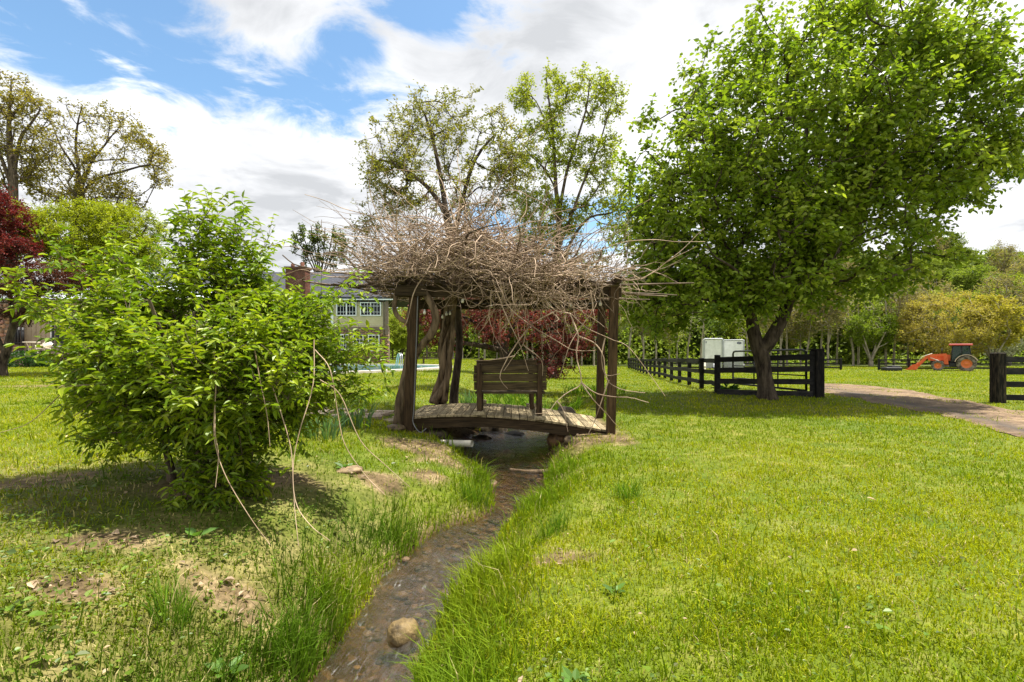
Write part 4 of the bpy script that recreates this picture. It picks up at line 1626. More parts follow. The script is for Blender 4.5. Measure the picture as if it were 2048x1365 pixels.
def build_vine():
    root = thing('wisteria_vine', 'bare tangled vine with thick twisted trunks heaped over the pergola', 'vine', (-1.9, 8.9, 0))
    rng = np.random.default_rng(21)

    def trunk(pix, radii, n=10, flute=.16, twist=7):
        P = smooth_path([list(at(x, y, d)) for x, y, d in pix], 6)
        r = np.interp(np.linspace(0, 1, len(P)), np.linspace(0, 1, len(radii)), radii)
        r = r * (1 + .14 * (fbm(np.arange(len(P)) * .45, np.full(len(P), float(pix[0][0])), 3) - .5))
        mb = MB()
        mb.tube(P, r, n, flute=flute, twist=twist)
        mb.build('trunk', M['bark_vine'], root)
    # left trunk beside the front post
    trunk([(797, 856, 8.95), (803, 820, 8.93), (805, 790, 8.9), (818, 740, 8.92), (824, 690, 8.95), (826, 640, 8.95), (832, 590, 8.9), (836, 550, 8.9)], [.135, .10, .09, .09, .09, .085, .08, .07], 12, .2, 9)
    trunk([(830, 715, 8.85), (843, 692, 8.75), (862, 668, 8.7), (871, 640, 8.7), (866, 615, 8.7), (852, 590, 8.75), (838, 572, 8.8), (815, 562, 8.9)], [.055, .06, .065, .062, .062, .065, .06, .05], 9, .12, 5)
    trunk([(833, 640, 8.8), (815, 645, 8.75), (798, 636, 8.75), (789, 618, 8.75), (793, 592, 8.8), (806, 570, 8.85), (830, 548, 8.9)], [.03, .036, .04, .042, .04, .04, .035], 8, .1, 4)
    trunk([(813, 760, 8.8), (822, 700, 8.78), (818, 640, 8.8), (828, 600, 8.8), (850, 560, 8.8)], [.05, .045, .045, .045, .04], 8, .12, 6)
    # twisted trunk at the rear left post
    for (o, ph) in ((0, 0), (.0, 2.1), (.0, 4.2)):
        pix = []
        for k, y in enumerate(np.linspace(806, 556, 11)):
            t = k / 10
            cx = np.interp(y, [556, 600, 650, 690, 720, 750, 780, 806], [902, 900, 893, 886, 889, 889, 882, 872])
            a = ph + t * 7.0
            r = 5.5 + 5 * (1 - t) ** 3 + 3 * np.sin(t * 9 + ph)
            pix.append((cx + r * math.cos(a), y, 10.85 + .07 * math.sin(a)))
        trunk(pix, [.10, .072, .066, .062, .06, .058, .058, .055], 9, .16, 8)
    trunk([(889, 802, 10.8), (893, 770, 10.75), (897, 730, 10.75), (905, 680, 10.7), (906, 640, 10.75), (913, 590, 10.7), (925, 560, 10.6)], [.07, .06, .055, .05, .05, .045, .04], 8, .12, 5)

    T = MB()

    def twig(P, r0, r1, g=None):
        g = g or rng.uniform(.45, 1.35)
        T.tube(P, np.linspace(r0, r1, len(P)), 4, (g, g * .97, g * .93), cap=False)

    # the heap on top
    for k in range(1550):
        u = rng.beta(1.5, 2.0)
        x = -2.5 + 4.15 * u
        y = rng.uniform(8.2, 11.6)
        crest = 1.25 * math.exp(-((x + .75) / 1.15) ** 2) + .16 + .10 * math.exp(-((x - 1.2) / .8) ** 2)
        crest *= 1 - .25 * abs(y - 9.8) / 1.8
        z = 2.48 + crest * rng.random() ** 1.15
        a = rng.normal(0, .9) if rng.random() < .65 else rng.uniform(0, 2 * np.pi)
        s = rng.choice([-1, 1])
        d = (s * math.cos(a), math.sin(a), rng.normal(.15, .6))
        L = rng.uniform(.5, 1.7)
        P = walk(rng, (x, y, z), d, L, 9, rng.choice([.18, .30, .42]), .03 if z > 2.9 else -.02)
        lo = np.where(P[:, 1] < 8.95, 2.58, 2.46) + .14 * rng.random()
        P[:, 2] = lo + np.abs(P[:, 2] - lo) * np.where(P[:, 2] < lo, .55, 1)
        r = rng.choice([.005, .0068, .009, .013], p=[.35, .37, .20, .08])
        twig(smooth_path(P, 2), r, r * .45)
    # heavy stems inside the heap, coloured darker to paint its inner shade
    for k in range(110):
        x = rng.uniform(-2.3, 1.4)
        P = walk(rng, (x, rng.uniform(8.6, 11.2), 2.58 + .55 * rng.random() * math.exp(-((x + .7) / 1.3) ** 2)), (rng.choice([-1, 1]), rng.normal(0, .5), rng.normal(.05, .12)), rng.uniform(1.2, 2.6), 8, .16)
        P[:, 2] = np.clip(P[:, 2], 2.55, 3.3)
        twig(smooth_path(P, 2), rng.uniform(.016, .032), .010, rng.uniform(.25, .55))
    # long pale arcs lying over the front of the heap
    for k in range(170):
        x = rng.normal(-.55, .85)
        crest = 1.0 * math.exp(-((x + .75) / 1.15) ** 2) + .15
        s = rng.choice([-1, 1])
        P = walk(rng, (x, rng.uniform(8.2, 8.9), 2.5 + crest * rng.uniform(.1, .9)), (s * rng.uniform(.3, 1), rng.normal(0, .2), rng.uniform(-.2, .9)), rng.uniform(1.3, 2.6), 11, .16, .10)
        lo = (2.54 if rng.random() < .75 else 2.0) + .2 * rng.random()
        P[:, 2] = lo + np.abs(P[:, 2] - lo) * np.where(P[:, 2] < lo, .6, 1)
        twig(smooth_path(P, 2), rng.uniform(.007, .0115), .0035, rng.uniform(.9, 1.55))
    # shoots arching out and up from the heap
    for k in range(330):
        x = rng.uniform(-2.2, 1.9)
        s = -1 if x < -.4 + rng.normal(0, .6) else 1
        d = (s * rng.uniform(.1, 1), rng.normal(0, .5), rng.uniform(.15, 1.0))
        crest = 1.0 * math.exp(-((x + .75) / 1.15) ** 2) + .25
        P = walk(rng, (x, rng.uniform(8.4, 11.4), 2.5 + crest * rng.uniform(.2, .8)), d, rng.uniform(.6, 1.6), 9, .15, .06)
        twig(smooth_path(P, 2), .0062, .0025)
        for q in range(2):
            b = P[rng.integers(3, 8)]
            twig(walk(rng, b, rng.normal(0, 1, 3) + np.array(d), rng.uniform(.2, .5), 4, .12), .0035, .0018)
    # left fringe of long wisps reaching towards the house and right fringe over the lawn
    for k in range(95):
        P = walk(rng, (rng.uniform(-2.2, -1.2), rng.uniform(8.4, 10), rng.uniform(2.6, 3.2)), (-1, rng.normal(0, .4), rng.uniform(.1, 1.3)), rng.uniform(.9, 2.0), 9, .07, .045)
        twig(smooth_path(P, 2), .007, .0022, rng.uniform(.4, .95))
    for k in range(50):
        P = walk(rng, (rng.uniform(1.2, 1.9), rng.uniform(8.5, 10.8), rng.uniform(2.55, 2.85)), (1, rng.normal(0, .5), rng.uniform(-.2, .45)), rng.uniform(.5, 1.2), 8, .2, .05)
        twig(smooth_path(P, 2), .006, .002, rng.uniform(.8, 1.4))
    # twigs dropping through the beams, in front and between
    for k in range(130):
        u = rng.random()
        x = rng.normal(.30, .55)
        y = rng.choice([rng.uniform(8.35, 8.85), rng.uniform(9.0, 10.8)])
        P = walk(rng, (x, y, rng.uniform(2.45, 2.8)), (rng.normal(0, .7), rng.normal(0, .3), -1), rng.uniform(.35, 1.25) * (1.2 - .4 * abs(x - .2)), 9, .26, .08)
        twig(smooth_path(P, 2), .0072, .0028, rng.uniform(.7, 1.5))
    for k in range(110):
        x = rng.normal(.1, .7)
        P = walk(rng, (x + .25, rng.uniform(8.4, 8.9), rng.uniform(2.5, 2.9)), (rng.normal(0, .8), -.2, -.9), rng.uniform(.25, .6), 7, .3, .06)
        twig(smooth_path(P, 2), .006, .0025, rng.uniform(.8, 1.5))

    # loose curls spilling from the beam in front of the bench
    for k in range(90):
        x = rng.normal(.35, .42)
        P = walk(rng, (x, rng.uniform(8.3, 8.85), rng.uniform(2.4, 2.7)), (rng.normal(0, .9), rng.normal(-.1, .2), -rng.uniform(.3, 1)), rng.uniform(.6, 1.5), 10, .30, .05)
        P = P[P[:, 2] > 1.25]
        if len(P) > 3:
            twig(smooth_path(P, 2), rng.uniform(.006, .009), .003, rng.uniform(.9, 1.6))
    o = T.build('twig_tangle', M['twig'], root)
    o['kind'] = 'stuff'
    # the pale shoots that hang in front of the right post
    hang = [
        [(1085, 560, 8.5), (1092, 600, 8.4), (1112, 622, 8.35), (1140, 628, 8.3), (1160, 645, 8.3), (1180, 660, 8.3), (1220, 678, 8.3), (1262, 700, 8.3), (1330, 793, 8.1)],
        [(1112, 622, 8.35), (1078, 640, 8.35), (1054, 660, 8.35), (1046, 690, 8.35), (1030, 710, 8.4), (1008, 742, 8.4)],
        [(1140, 628, 8.3), (1156, 672, 8.25), (1153, 712, 8.25), (1162, 765, 8.2), (1135, 786, 8.15), (1114, 803, 8.1), (1095, 825, 8.1), (1070, 828, 8.1)],
        [(1162, 765, 8.2), (1185, 798, 8.1), (1215, 830, 8.05), (1236, 855, 8.0)],
        [(1162, 765, 8.2), (1190, 786, 8.15), (1225, 794, 8.1), (1262, 796, 8.05), (1298, 806, 8.0)],
        [(1114, 803, 8.1), (1126, 820, 8.05), (1136, 864, 8.0)],
        [(1210, 676, 8.3), (1203, 720, 8.25), (1216, 762, 8.2), (1245, 780, 8.15), (1290, 786, 8.1)],
        [(1218, 760, 8.2), (1204, 800, 8.15), (1190, 840, 8.1), (1176, 870, 8.05)],
        [(1156, 672, 8.25), (1190, 688, 8.25), (1207, 715, 8.25), (1212, 750, 8.2), (1240, 748, 8.2)],
        [(1054, 660, 8.35), (1032, 690, 8.35), (1012, 722, 8.35), (1000, 755, 8.4), (1015, 778, 8.4)],
        [(985, 560, 8.5), (1000, 600, 8.45), (1016, 640, 8.4), (1040, 690, 8.4), (1057, 742, 8.35)],
        [(1046, 690, 8.35), (1082, 720, 8.3), (1085, 752, 8.35)],
        [(1000, 560, 8.5), (1015, 610, 8.45), (1060, 650, 8.35), (1110, 680, 8.3), (1145, 700, 8.3), (1190, 702, 8.3)],
        [(1030, 712, 8.35), (985, 720, 8.4), (950, 722, 8.4)],
        [(960, 570, 8.55), (965, 600, 8.5), (940, 615, 8.5), (925, 580, 8.6)],
        [(858, 540, 8.6), (830, 580, 8.5), (815, 640, 8.45), (806, 655, 8.45)],
        [(1180, 580, 8.45), (1185, 620, 8.4), (1165, 650, 8.35), (1140, 690, 8.3), (1120, 752, 8.3)],
    ]
    for k, pix in enumerate(hang):
        P = smooth_path([list(at(*q)) for q in pix], 5)
        P = P + np.stack([.012 * (fbm(np.arange(len(P)) * .8, np.full(len(P), k * 3.1 + j), 5) - .5) for j in range(3)], -1)
        mb = MB()
        g = rng.uniform(1.15, 1.5)
        mb.tube(P, np.linspace(.0125, .0045, len(P)), 5, (g, g * .97, g * .93), cap=False)
        mb.build('hanging_shoot', M['twig'], root)


# ------------------------------------------------------------------ tractor and trailers
def build_tractor():
    root = thing('tractor', 'orange farm tractor with glass cab and front loader bucket lowered on the field', 'tractor')
    O = mat_noise('tractor_orange', (.62, .095, .025), (.75, .14, .04), 2.5, .42, .45, bstr=.05)
    Rm = mat_plain('rim_orange', (.72, .20, .06), .5)
    Rd = mat_plain('roof_red', (.55, .06, .05), .4)
    Fd = mat_plain('fender_beige', (.62, .47, .38), .5)
    Ty = mat_noise('dusty_tyre', (.06, .053, .045), (.30, .255, .205), 4, .95, .1, bstr=.4)
    m, nt, out = new_mat('cab_glass')
    gl = pbsdf(nt, (.03, .06, .045), .04, .6)
    tr = nt.nodes.new('ShaderNodeBsdfTransparent')
    tr.inputs[0].default_value = (.35, .55, .45, 1)
    mx = nt.nodes.new('ShaderNodeMixShader')
    mx.inputs[0].default_value = .5
    nt.links.new(tr.outputs[0], mx.inputs[1])
    nt.links.new(gl.outputs[0], mx.inputs[2])
    nt.links.new(mx.outputs[0], out.inputs[0])
    CG = m

    def wheel(c, r, w, rim, side):
        t = MB()
        ww = w / 2
        t.lathe([(rim, -ww * .8), (rim * 1.05, -ww * .95), (r * .90, -ww), (r * .97, -ww * .8), (r * .965, 0), (r * .97, ww * .8), (r * .90, ww), (rim * 1.05, ww * .95), (rim, ww * .8)], 36, 'Y', c)
        n = 18
        for k in range(n):
            for s in (-1, 1):
                a = (k + .5 * (s > 0)) / n * 2 * math.pi
                R = np.array(Matrix.Rotation(-a, 3, 'Y'))
                v = np.array([[r * .93, s * ww * .02, -.05], [r * .93, s * ww * .98, .13], [r * .93, s * ww * .98, .22], [r * .93, s * ww * .02, .06],
                              [r * 1.02, s * ww * .02, -.04], [r * 1.01, s * ww * .98, .14], [r * 1.01, s * ww * .98, .20], [r * 1.02, s * ww * .02, .05]]) * np.array([1, 1, 1])
                v = v * np.array([1, 1, r / .68])
                t.add(v @ R.T + np.asarray(c), [(0, 1, 2, 3), (7, 6, 5, 4), (0, 4, 5, 1), (1, 5, 6, 2), (2, 6, 7, 3), (3, 7, 4, 0)])
        wh = t.build('wheel', Ty, root)
        q = MB()
        q.lathe([(0, side * ww * .25), (rim * .30, side * ww * .28), (rim * .36, side * ww * .15), (rim * .8, side * ww * .1), (rim * .9, side * ww * .55), (rim * 1.0, side * ww * .82), (rim * 1.0, side * ww * .3)], 28, 'Y', c)
        for k in range(8):
            a = k / 8 * 2 * math.pi
            q.box(np.asarray(c) + (rim * .55 * math.cos(a), side * ww * .16, rim * .55 * math.sin(a)), (.05, .05, .05))
        q.build('rim', Rm, wh)

    for s in (1, -1):
        wheel((-.95, s * .72, .69), .69, .44, .40, s)
        wheel((1.05, s * .66, .47), .47, .30, .27, s)
    B = MB()
    B.box((.3, 0, .72), (2.6, .42, .42), bevel=.05)
    B.box((-.75, 0, .8), (.9, .8, .5), bevel=.06)
    B.box((1.05, 0, .5), (.18, 1.1, .16), bevel=.03)
    B.box((-.95, 0, .69), (.2, 1.1, .2), bevel=.03)
    for s in (1, -1):
        B.box((-.05, s * .55, .55), (.55, .3, .35), bevel=.04)
        B.box((.05, s * .62, .42), (.4, .22, .04))
    B.build('chassis', M['black'], root)
    H = MB()
    prof = [(.15, .95), (1.70, .92), (1.78, 1.10), (1.62, 1.40), (1.3, 1.47), (.15, 1.50)]
    H.prism(prof, -.33, .33, 'XZ')
    H.build('hood', O, root)
    g = MB()
    g.box((1.745, 0, 1.08), (.06, .5, .26), ry=-.35)
    g.build('grille', M['black'], root)
    for s in (-1, 1):
        mb = MB()
        mb.box((1.70, s * .2, 1.30), (.10, .14, .10), ry=-.5, bevel=.03)
        mb.build('headlight', M['white'], root)
    e = MB()
    e.tube([(.75, -.28, 1.45), (.75, -.28, 2.1)], .035, 8)
    e.build('exhaust', M['black'], root)
    # cab
    K = MB()
    pil = [((.10, .60, 1.0), (-.02, .55, 2.34)), ((-.62, .66, 1.05), (-.62, .58, 2.34)), ((-1.28, .62, 1.25), (-1.16, .55, 2.34))]
    for a, b in pil:
        for s in (1, -1):
            K.tube([(a[0], s * a[1], a[2]), (b[0], s * b[1], b[2])], .04, 6)
    for s in (1, -1):
        K.box((-.55, s * .57, 2.32), (1.2, .07, .08))
        K.box((-.3, s * .60, .95), (.85, .06, .18))
    K.box((-.02, 0, 2.32), (.07, 1.1, .08))
    K.box((-1.16, 0, 2.32), (.07, 1.1, .08))
    K.build('cab_frame', M['black'], root)
    G = MB()
    for s in (1, -1):
        G.add([(.08, s * .60, 1.0), (-1.26, s * .61, 1.2), (-1.15, s * .55, 2.3), (-.02, s * .55, 2.3)], [(0, 1, 2, 3)])
    G.add([(.10, -.6, 1.0), (.10, .6, 1.0), (-.02, .55, 2.3), (-.02, -.55, 2.3)], [(0, 1, 2, 3)])
    G.add([(-1.28, -.6, 1.25), (-1.28, .6, 1.25), (-1.16, .55, 2.3), (-1.16, -.55, 2.3)], [(0, 1, 2, 3)])
    G.build('cab_glass', CG, root)
    S = MB()
    S.box((-.78, 0, 1.15), (.45, .45, .14), bevel=.04)
    S.box((-.98, 0, 1.5), (.14, .45, .65), ry=-.12, bevel=.04)
    S.build('seat', M['black'], root)
    sw = MB()
    a = np.linspace(0, 2 * np.pi, 17)
    sw.tube(np.c_[-.22 + .06 * np.cos(a), .19 * np.sin(a), 1.42 + .16 * np.cos(a)], .018, 5)
    sw.tube([(-.02, 0, 1.1), (-.22, 0, 1.42)], .025, 6)
    sw.build('steering_wheel', M['black'], root)
    R = MB()
    R.box((-.56, 0, 2.42), (1.66, 1.42, .15), bevel=.055)
    R.build('cab_roof', Rd, root)
    for s in (1, -1):
        F = MB()
        a = np.linspace(math.radians(12), math.radians(160), 15)
        r = .78
        o = np.c_[-.95 + r * np.cos(a), .69 + r * np.sin(a)]
        i2 = np.c_[-.95 + (r + .055) * np.cos(a), .69 + (r + .055) * np.sin(a)]
        poly = np.concatenate([o, i2[::-1]])
        k = len(a)
        V = np.concatenate([np.c_[poly[:, 0], np.full(2 * k, s * .48), poly[:, 1]], np.c_[poly[:, 0], np.full(2 * k, s * .97), poly[:, 1]]])
        f = []
        for q in range(k - 1):
            A_, B_, C_, D_ = q, q + 1, 2 * k - 2 - q, 2 * k - 1 - q
            f += [(A_, B_, C_, D_), (2 * k + D_, 2 * k + C_, 2 * k + B_, 2 * k + A_), (A_, 2 * k + A_, 2 * k + B_, B_), (D_, C_, 2 * k + C_, 2 * k + D_)]
        F.add(V, f)
        F.build('fender', Fd, root)
    # loader
    for s in (1, -1):
        A = MB()
        A.prism([(.28, .60), (.62, .60), (.66, 1.50), (.50, 1.58), (.36, 1.45)], s * .56 - .06, s * .56 + .06, 'XZ')
        A.build('loader_tower', O, root)
        A = MB()
        A.prism([(.42, 1.40), (.42, 1.60), (1.62, 1.50), (1.98, 1.32), (2.66, .48), (2.55, .30), (2.40, .36), (1.80, 1.16), (1.5, 1.30)], s * .56 - .055, s * .56 + .055, 'XZ')
        A.build('loader_arm', O, root)
        A = MB()
        A.tube([(1.45, s * .56, 1.60), (2.15, s * .56, 1.32), (2.62, s * .56, .62)], .03, 6)
        A.tube([(.60, s * .56, .75), (1.6, s * .56, 1.22)], .04, 6)
        A.build('hydraulic_ram', M['cream'], root)
    A = MB()
    A.tube([(2.05, -.56, 1.02), (2.05, .56, 1.02)], .06, 8)
    A.build('cross_tube', O, root)
    K = MB()
    out_ = [(2.50, .62), (2.52, .16), (2.66, .04), (3.42, .02), (3.44, .05), (2.72, .09), (2.60, .20), (2.58, .64)]
    K.prism(out_, -.92, .92, 'XZ')
    side = [(2.52, .64), (2.52, .16), (2.66, .04), (3.42, .02), (2.95, .50)]
    for s in (1, -1):
        K.prism(side, s * .91 - .02, s * .91 + .02, 'XZ')
    K.build('bucket', O, root)
    g = at(1905, 741, 47.5)
    root.location = (g[0], g[1], hz(g[0], g[1]))
    root.rotation_euler = (0, 0, math.radians(140))
    # black trough
    a = at(1783, 741, 47)
    a[2] = hz(a[0], a[1])
    t = thing('stock_trough', 'low black trough on the grass in front of the far fence', 'trough', a)
    mb = MB()
    mb.box(a + (0, 0, .18), (1.5, .75, .36), bevel=.06)
    mb.box(a + (.2, 0, .40), (.8, .6, .2), bevel=.05)
    mb.build('tub', M['black'], t)


def build_trailers():
    grey = mat_noise('tread_plate', (.30, .31, .31), (.42, .43, .43), 8, .45, .5, bstr=.4, metal=.3)
    blue = mat_plain('logo_blue', (.02, .035, .10), .4)
    alu = mat_plain('trailer_edge', (.45, .47, .50), .35, metal=.6)
    for k, (px, d, lab, logo) in enumerate(((1426.5, 41.5, 'white box trailer nearest the long fence with grey lower panel', False),
                                            (1467, 42.5, 'white box trailer behind the open gate with a dark blue oval badge', True))):
        g = at(px, 740, d)
        z = hz(g[0], g[1])
        t = thing('cargo_trailer', lab, 'trailer', (g[0], g[1], z), 'white box trailers parked in the field')
        w = 33.5 / FPX * d if k == 0 else 37.0 / FPX * d
        top = at(px, 677.5 if k == 0 else 680, d)[2]
        zb = z + .95
        ln = 5.0
        ang = math.atan2(g[0], g[1])
        t.rotation_euler = (0, 0, -ang + (.05 if k == 0 else 0))

        def bx(mb, c, s, bevel=0.0, col=None):
            mb.box((g[0] + c[0], g[1] + c[1], c[2]), s, bevel=bevel, col=col)
        b = MB()
        bx(b, (0, ln / 2, (zb + top) / 2), (w, ln, top - zb), .05)
        b.build('box', M['white'], t)
        f = MB()
        bx(f, (0, ln / 2, z + .66), (w - .02, ln - .04, .58), .02)
        f.build('lower_panel', grey, t)
        e = MB()
        for s in (-1, 1):
            bx(e, (s * (w / 2 + .02), -.012, (zb + top) / 2), (.10, .09, top - zb - .06), .02)
        bx(e, (0, -.012, top - .03), (w, .08, .10), .02)
        e.build('corner_trim', alu, t)
        # tongue, jack and wheels
        q = MB()
        bx(q, (0, -.5, z + .45), (.10, 1.1, .10))
        bx(q, (-.3, -.35, z + .42), (.08, .9, .08))
        bx(q, (.3, -.35, z + .42), (.08, .9, .08))
        q.build('tongue', M['black'], t)
        q = MB()
        q.tube([(g[0], g[1] - .85, z), (g[0], g[1] - .85, z + .8)], .05, 8)
        q.build('jack', M['metal'], t)
        for s in (-1, 1):
            for yy in (2.2, 3.0):
                wv = MB()
                wv.lathe([(.16, -.1), (.33, -.1), (.35, -.05), (.35, .05), (.33, .1), (.16, .1)], 20, 'X', (g[0] + s * (w / 2 + .02), g[1] + yy, z + .35))
                wv.build('wheel', M['black'], t)
        if logo:
            a = np.linspace(0, 2 * np.pi, 29)[:-1]
            cx, cz = g[0] + w * .28, top - .27
            lo = MB()
            lo.prism(np.c_[cx + .17 * np.cos(a), cz + .10 * np.sin(a)], g[1] - .016, g[1] - .006, 'XZ')
            o = lo.build('badge', blue, t)
            li = MB()
            for u, hh in ((-.085, .05), (-.03, .08), (.03, .06), (.085, .05)):
                li.box((cx + u, g[1] - .018, cz), (.03, .008, hh))
            li.build('badge_lettering', M['white'], o)
        else:
            m1 = MB()
            bx(m1, (-w / 2 + .14, -.008, top - .30), (.05, .012, .16))
            m1.build('mark', blue, t)
    a = at(1405, 738, 41)
    a[2] = hz(a[0], a[1])
    t = thing('storage_drum', 'small pale drum on the grass beside the left trailer', 'drum', a)
    mb = MB()
    mb.lathe([(0, 0), (.24, 0), (.25, .05), (.25, .28), (.27, .30), (.25, .32), (.25, .55), (.27, .57), (.25, .59), (.25, .84), (.22, .88), (0, .88)], 20, c=a)
    mb.build('body', M['cream'], t)


def build_rocks():
    rng = np.random.default_rng(8)
    big = [((806, 1262), 3.25, (.10, .075, .09), 'rounded tan boulder breaking the near stream current', 'stream_boulder', (.95, .82, .5)),
           ((1010, 893), 9.0, (.20, .14, .09), 'flat wet stone lying midstream before the bridge', 'stream_stone', (.6, .55, .5)),
           ((905, 872), 9.25, (.26, .20, .14), 'mossy stone wedged under the left end of the bridge', 'stream_stone', (.55, .52, .4)),
           ((870, 868), 9.1, (.22, .2, .13), 'grey stone under the left end of the bridge beside the post', 'stream_stone', (.5, .48, .42)),
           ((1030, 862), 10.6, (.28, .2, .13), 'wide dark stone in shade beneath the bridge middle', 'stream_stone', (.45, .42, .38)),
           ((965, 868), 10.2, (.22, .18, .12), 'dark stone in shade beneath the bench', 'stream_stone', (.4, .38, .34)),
           ((1115, 876), 9.15, (.20, .18, .17), 'rusty brown stone propping the right end of the bridge', 'stream_stone', (.75, .5, .3)),
           ((1140, 905), 8.5, (.15, .11, .07), 'small pale stone on the right bank below the post', 'stream_stone', (1.1, 1, .85)),
           ((1075, 938), 7.5, (.22, .06, .035), 'narrow flat stone at the water edge on the right', 'stream_stone', (.7, .55, .4)),
           ((790, 862), 8.6, (.16, .13, .07), 'broken pale stone at the foot of the left post', 'stream_stone', (.9, .8, .65)),
           ((985, 952), 6.9, (.15, .09, .05), 'low brown stone topped with grass in the left shallows', 'stream_stone', (.7, .55, .4)),
           ((1115, 790), 13.2, (.16, .12, .09), 'pale stone among greenery behind the bridge', 'stream_stone', (1.1, 1.05, .95)),
           ((1003, 795), 12.6, (.22, .16, .11), 'round pale stone behind the bridge between the bench legs', 'stream_stone', (1.1, 1.05, .95)),
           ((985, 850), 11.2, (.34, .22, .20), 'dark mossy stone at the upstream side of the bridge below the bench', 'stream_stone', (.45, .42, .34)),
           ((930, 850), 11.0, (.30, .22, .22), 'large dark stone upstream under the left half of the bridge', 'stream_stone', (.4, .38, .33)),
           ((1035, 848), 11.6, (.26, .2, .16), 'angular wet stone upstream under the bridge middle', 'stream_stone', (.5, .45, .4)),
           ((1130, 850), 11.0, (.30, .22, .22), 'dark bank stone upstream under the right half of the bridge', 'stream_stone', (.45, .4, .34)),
           ((700, 966), 5.6, (.16, .11, .05), 'flat pale stone half sunk in the left bank grass', 'stream_stone', (1.2, 1.05, .85))]
    for k, ((px, py), d, r, lab, nm, g) in enumerate(big):
        p = at(px, py, d)
        z = hz(p[0], p[1])
        dd, w, zw, _ = [float(q[0]) for q in stream_near(np.array([p[0]]), np.array([p[1]]))]
        zz = z + r[2] * .35
        if k == 0:
            zz = zw + .012
        mb = MB()
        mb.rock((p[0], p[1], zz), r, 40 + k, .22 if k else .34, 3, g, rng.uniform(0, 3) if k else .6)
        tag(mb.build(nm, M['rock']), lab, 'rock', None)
    # drain pipe on the left bank
    a = at(905, 887, 8.75)
    b = at(944, 888, 8.6)
    t = thing('drain_pipe', 'short pale plastic drain pipe jutting from the bank below the bridge', 'pipe', b)
    mb = MB()
    dirv = unit(b - a)
    mb.tube([a - dirv * .6, a, b], .058, 16, cap=False)
    mb.tube([b, b - dirv * .3], .05, 16, cap=False)
    mb.build('tube', M['pipe'], t)
    # drift wood on the right edge
    P = [at(1020, 930, 7.6), at(1060, 934, 7.5), at(1100, 946, 7.35), at(1118, 948, 7.3)]
    for q in P:
        q[2] = hz(q[0], q[1]) * .3 + -.30 * .7
    mb = MB()
    mb.tube(smooth_path(P, 4), [.03] * 4 + [.035] * 4 + [.025] * 5, 7)
    tag(mb.build('driftwood', M['bark_vine']), 'wet brown driftwood stick lying across the stream bend', 'stick')


build_bridge()
BX0, BX1 = -.665, .60
make_bench('plank bench on the footbridge with its back to the viewer', 8.90, BX0, BX1, .30, 1)
make_bench('plank bench at the far edge of the footbridge, mostly hidden by the nearer one', 10.72, -.74, .50 + .02, .36, -1)
build_pergola()
build_vine()
build_tractor()
build_trailers()
build_rocks()

# ------------------------------------------------------------------ trees and shrubs
def in_ellipsoids(rng, blobs, n, hollow=.45, clump=0.0):
    """random points inside weighted ellipsoids; blobs: (centre, radii)"""
    vol = np.array([b[1][0] * b[1][1] * b[1][2] for b in blobs]) ** .8
    k = rng.choice(len(blobs), n, p=vol / vol.sum())
    d = unit(rng.normal(0, 1, (n, 3)))
    r = (hollow + (1 - hollow) * rng.random(n)) ** .6
    C = np.array([b[0] for b in blobs])[k]
    R = np.array([b[1] for b in blobs])[k]
    return C + d * r[:, None] * R


def grow(att, paths, bf=.35):
    """balanced minimum spanning tree from the given limb paths to the crown points"""
    pos, par, pl, fix = [], [], [], []
    for p, r in paths:
        p = np.asarray(p, float)
        if pos:
            j = int(np.argmin(np.linalg.norm(np.array(pos) - p[0], axis=1)))
        else:
            j = -1
        rr = np.interp(np.linspace(0, 1, len(p)), np.linspace(0, 1, len(r)), r)
        for q, rq in zip(p, rr):
            pos.append(q)
            par.append(j)
            pl.append(0 if j < 0 else pl[j] + np.linalg.norm(q - pos[j]))
            fix.append(rq)
            j = len(pos) - 1
    nf = len(pos)
    att = np.asarray(att, float)
    P0 = np.array(pos)
    D = 1.25 * np.linalg.norm(att[:, None] - P0[None], axis=2) + bf * np.array(pl)[None]
    best = D.min(1)
    bp = D.argmin(1)
    alive = np.ones(len(att), bool)
    for _ in range(len(att)):
        i = int(np.argmin(np.where(alive, best, 1e9)))
        alive[i] = False
        j = int(bp[i])
        pos.append(att[i])
        par.append(j)
        L = pl[j] + np.linalg.norm(att[i] - pos[j])
        pl.append(L)
        d = np.linalg.norm(att - att[i], axis=1) + bf * L
        k = alive & (d < best)
        best[k] = d[k]
        bp[k] = len(pos) - 1
    return np.array(pos), np.array(par), np.array(fix), nf


def limbs(mb, pos, par, fix, nf, rtip=.008, ex=.42, sides=6, minr=0.0, col=None, rmax=1e9):
    n = len(pos)
    cnt = np.ones(n)
    for i in range(n - 1, 0, -1):
        if par[i] >= 0:
            cnt[par[i]] += cnt[i]
    r = np.minimum(rtip * cnt ** ex, rmax)
    r[:nf] = fix
    for i in range(nf, n):
        r[i] = min(r[i], r[par[i]] * .92)
    kids = {}
    for i in range(n):
        kids.setdefault(par[i], []).append(i)
    stack = [(i, None) for i in kids.get(-1, [])]
    while stack:
        i, start = stack.pop()
        ch = [start] if start is not None else []
        ch.append(i)
        while True:
            k = kids.get(ch[-1], [])
            if not k:
                break
            fk = [q for q in k if q < nf]
            m = fk[0] if (ch[-1] < nf and fk) else max(k, key=lambda q: cnt[q])
            for q in k:
                if q != m:
                    stack.append((q, ch[-1]))
            ch.append(m)
        if len(ch) < 2:
            continue
        P = pos[ch].copy()
        R = r[ch].copy()
        if start is not None:
            R[0] = min(R[0], R[1] * 1.25)
        if R.max() < minr:
            continue
        Q = smooth_path(np.c_[P, R], 3)
        mb.tube(Q[:, :3], np.maximum(Q[:, 3], .002), sides if R.max() > .03 else 4, col, cap=False)
    return r


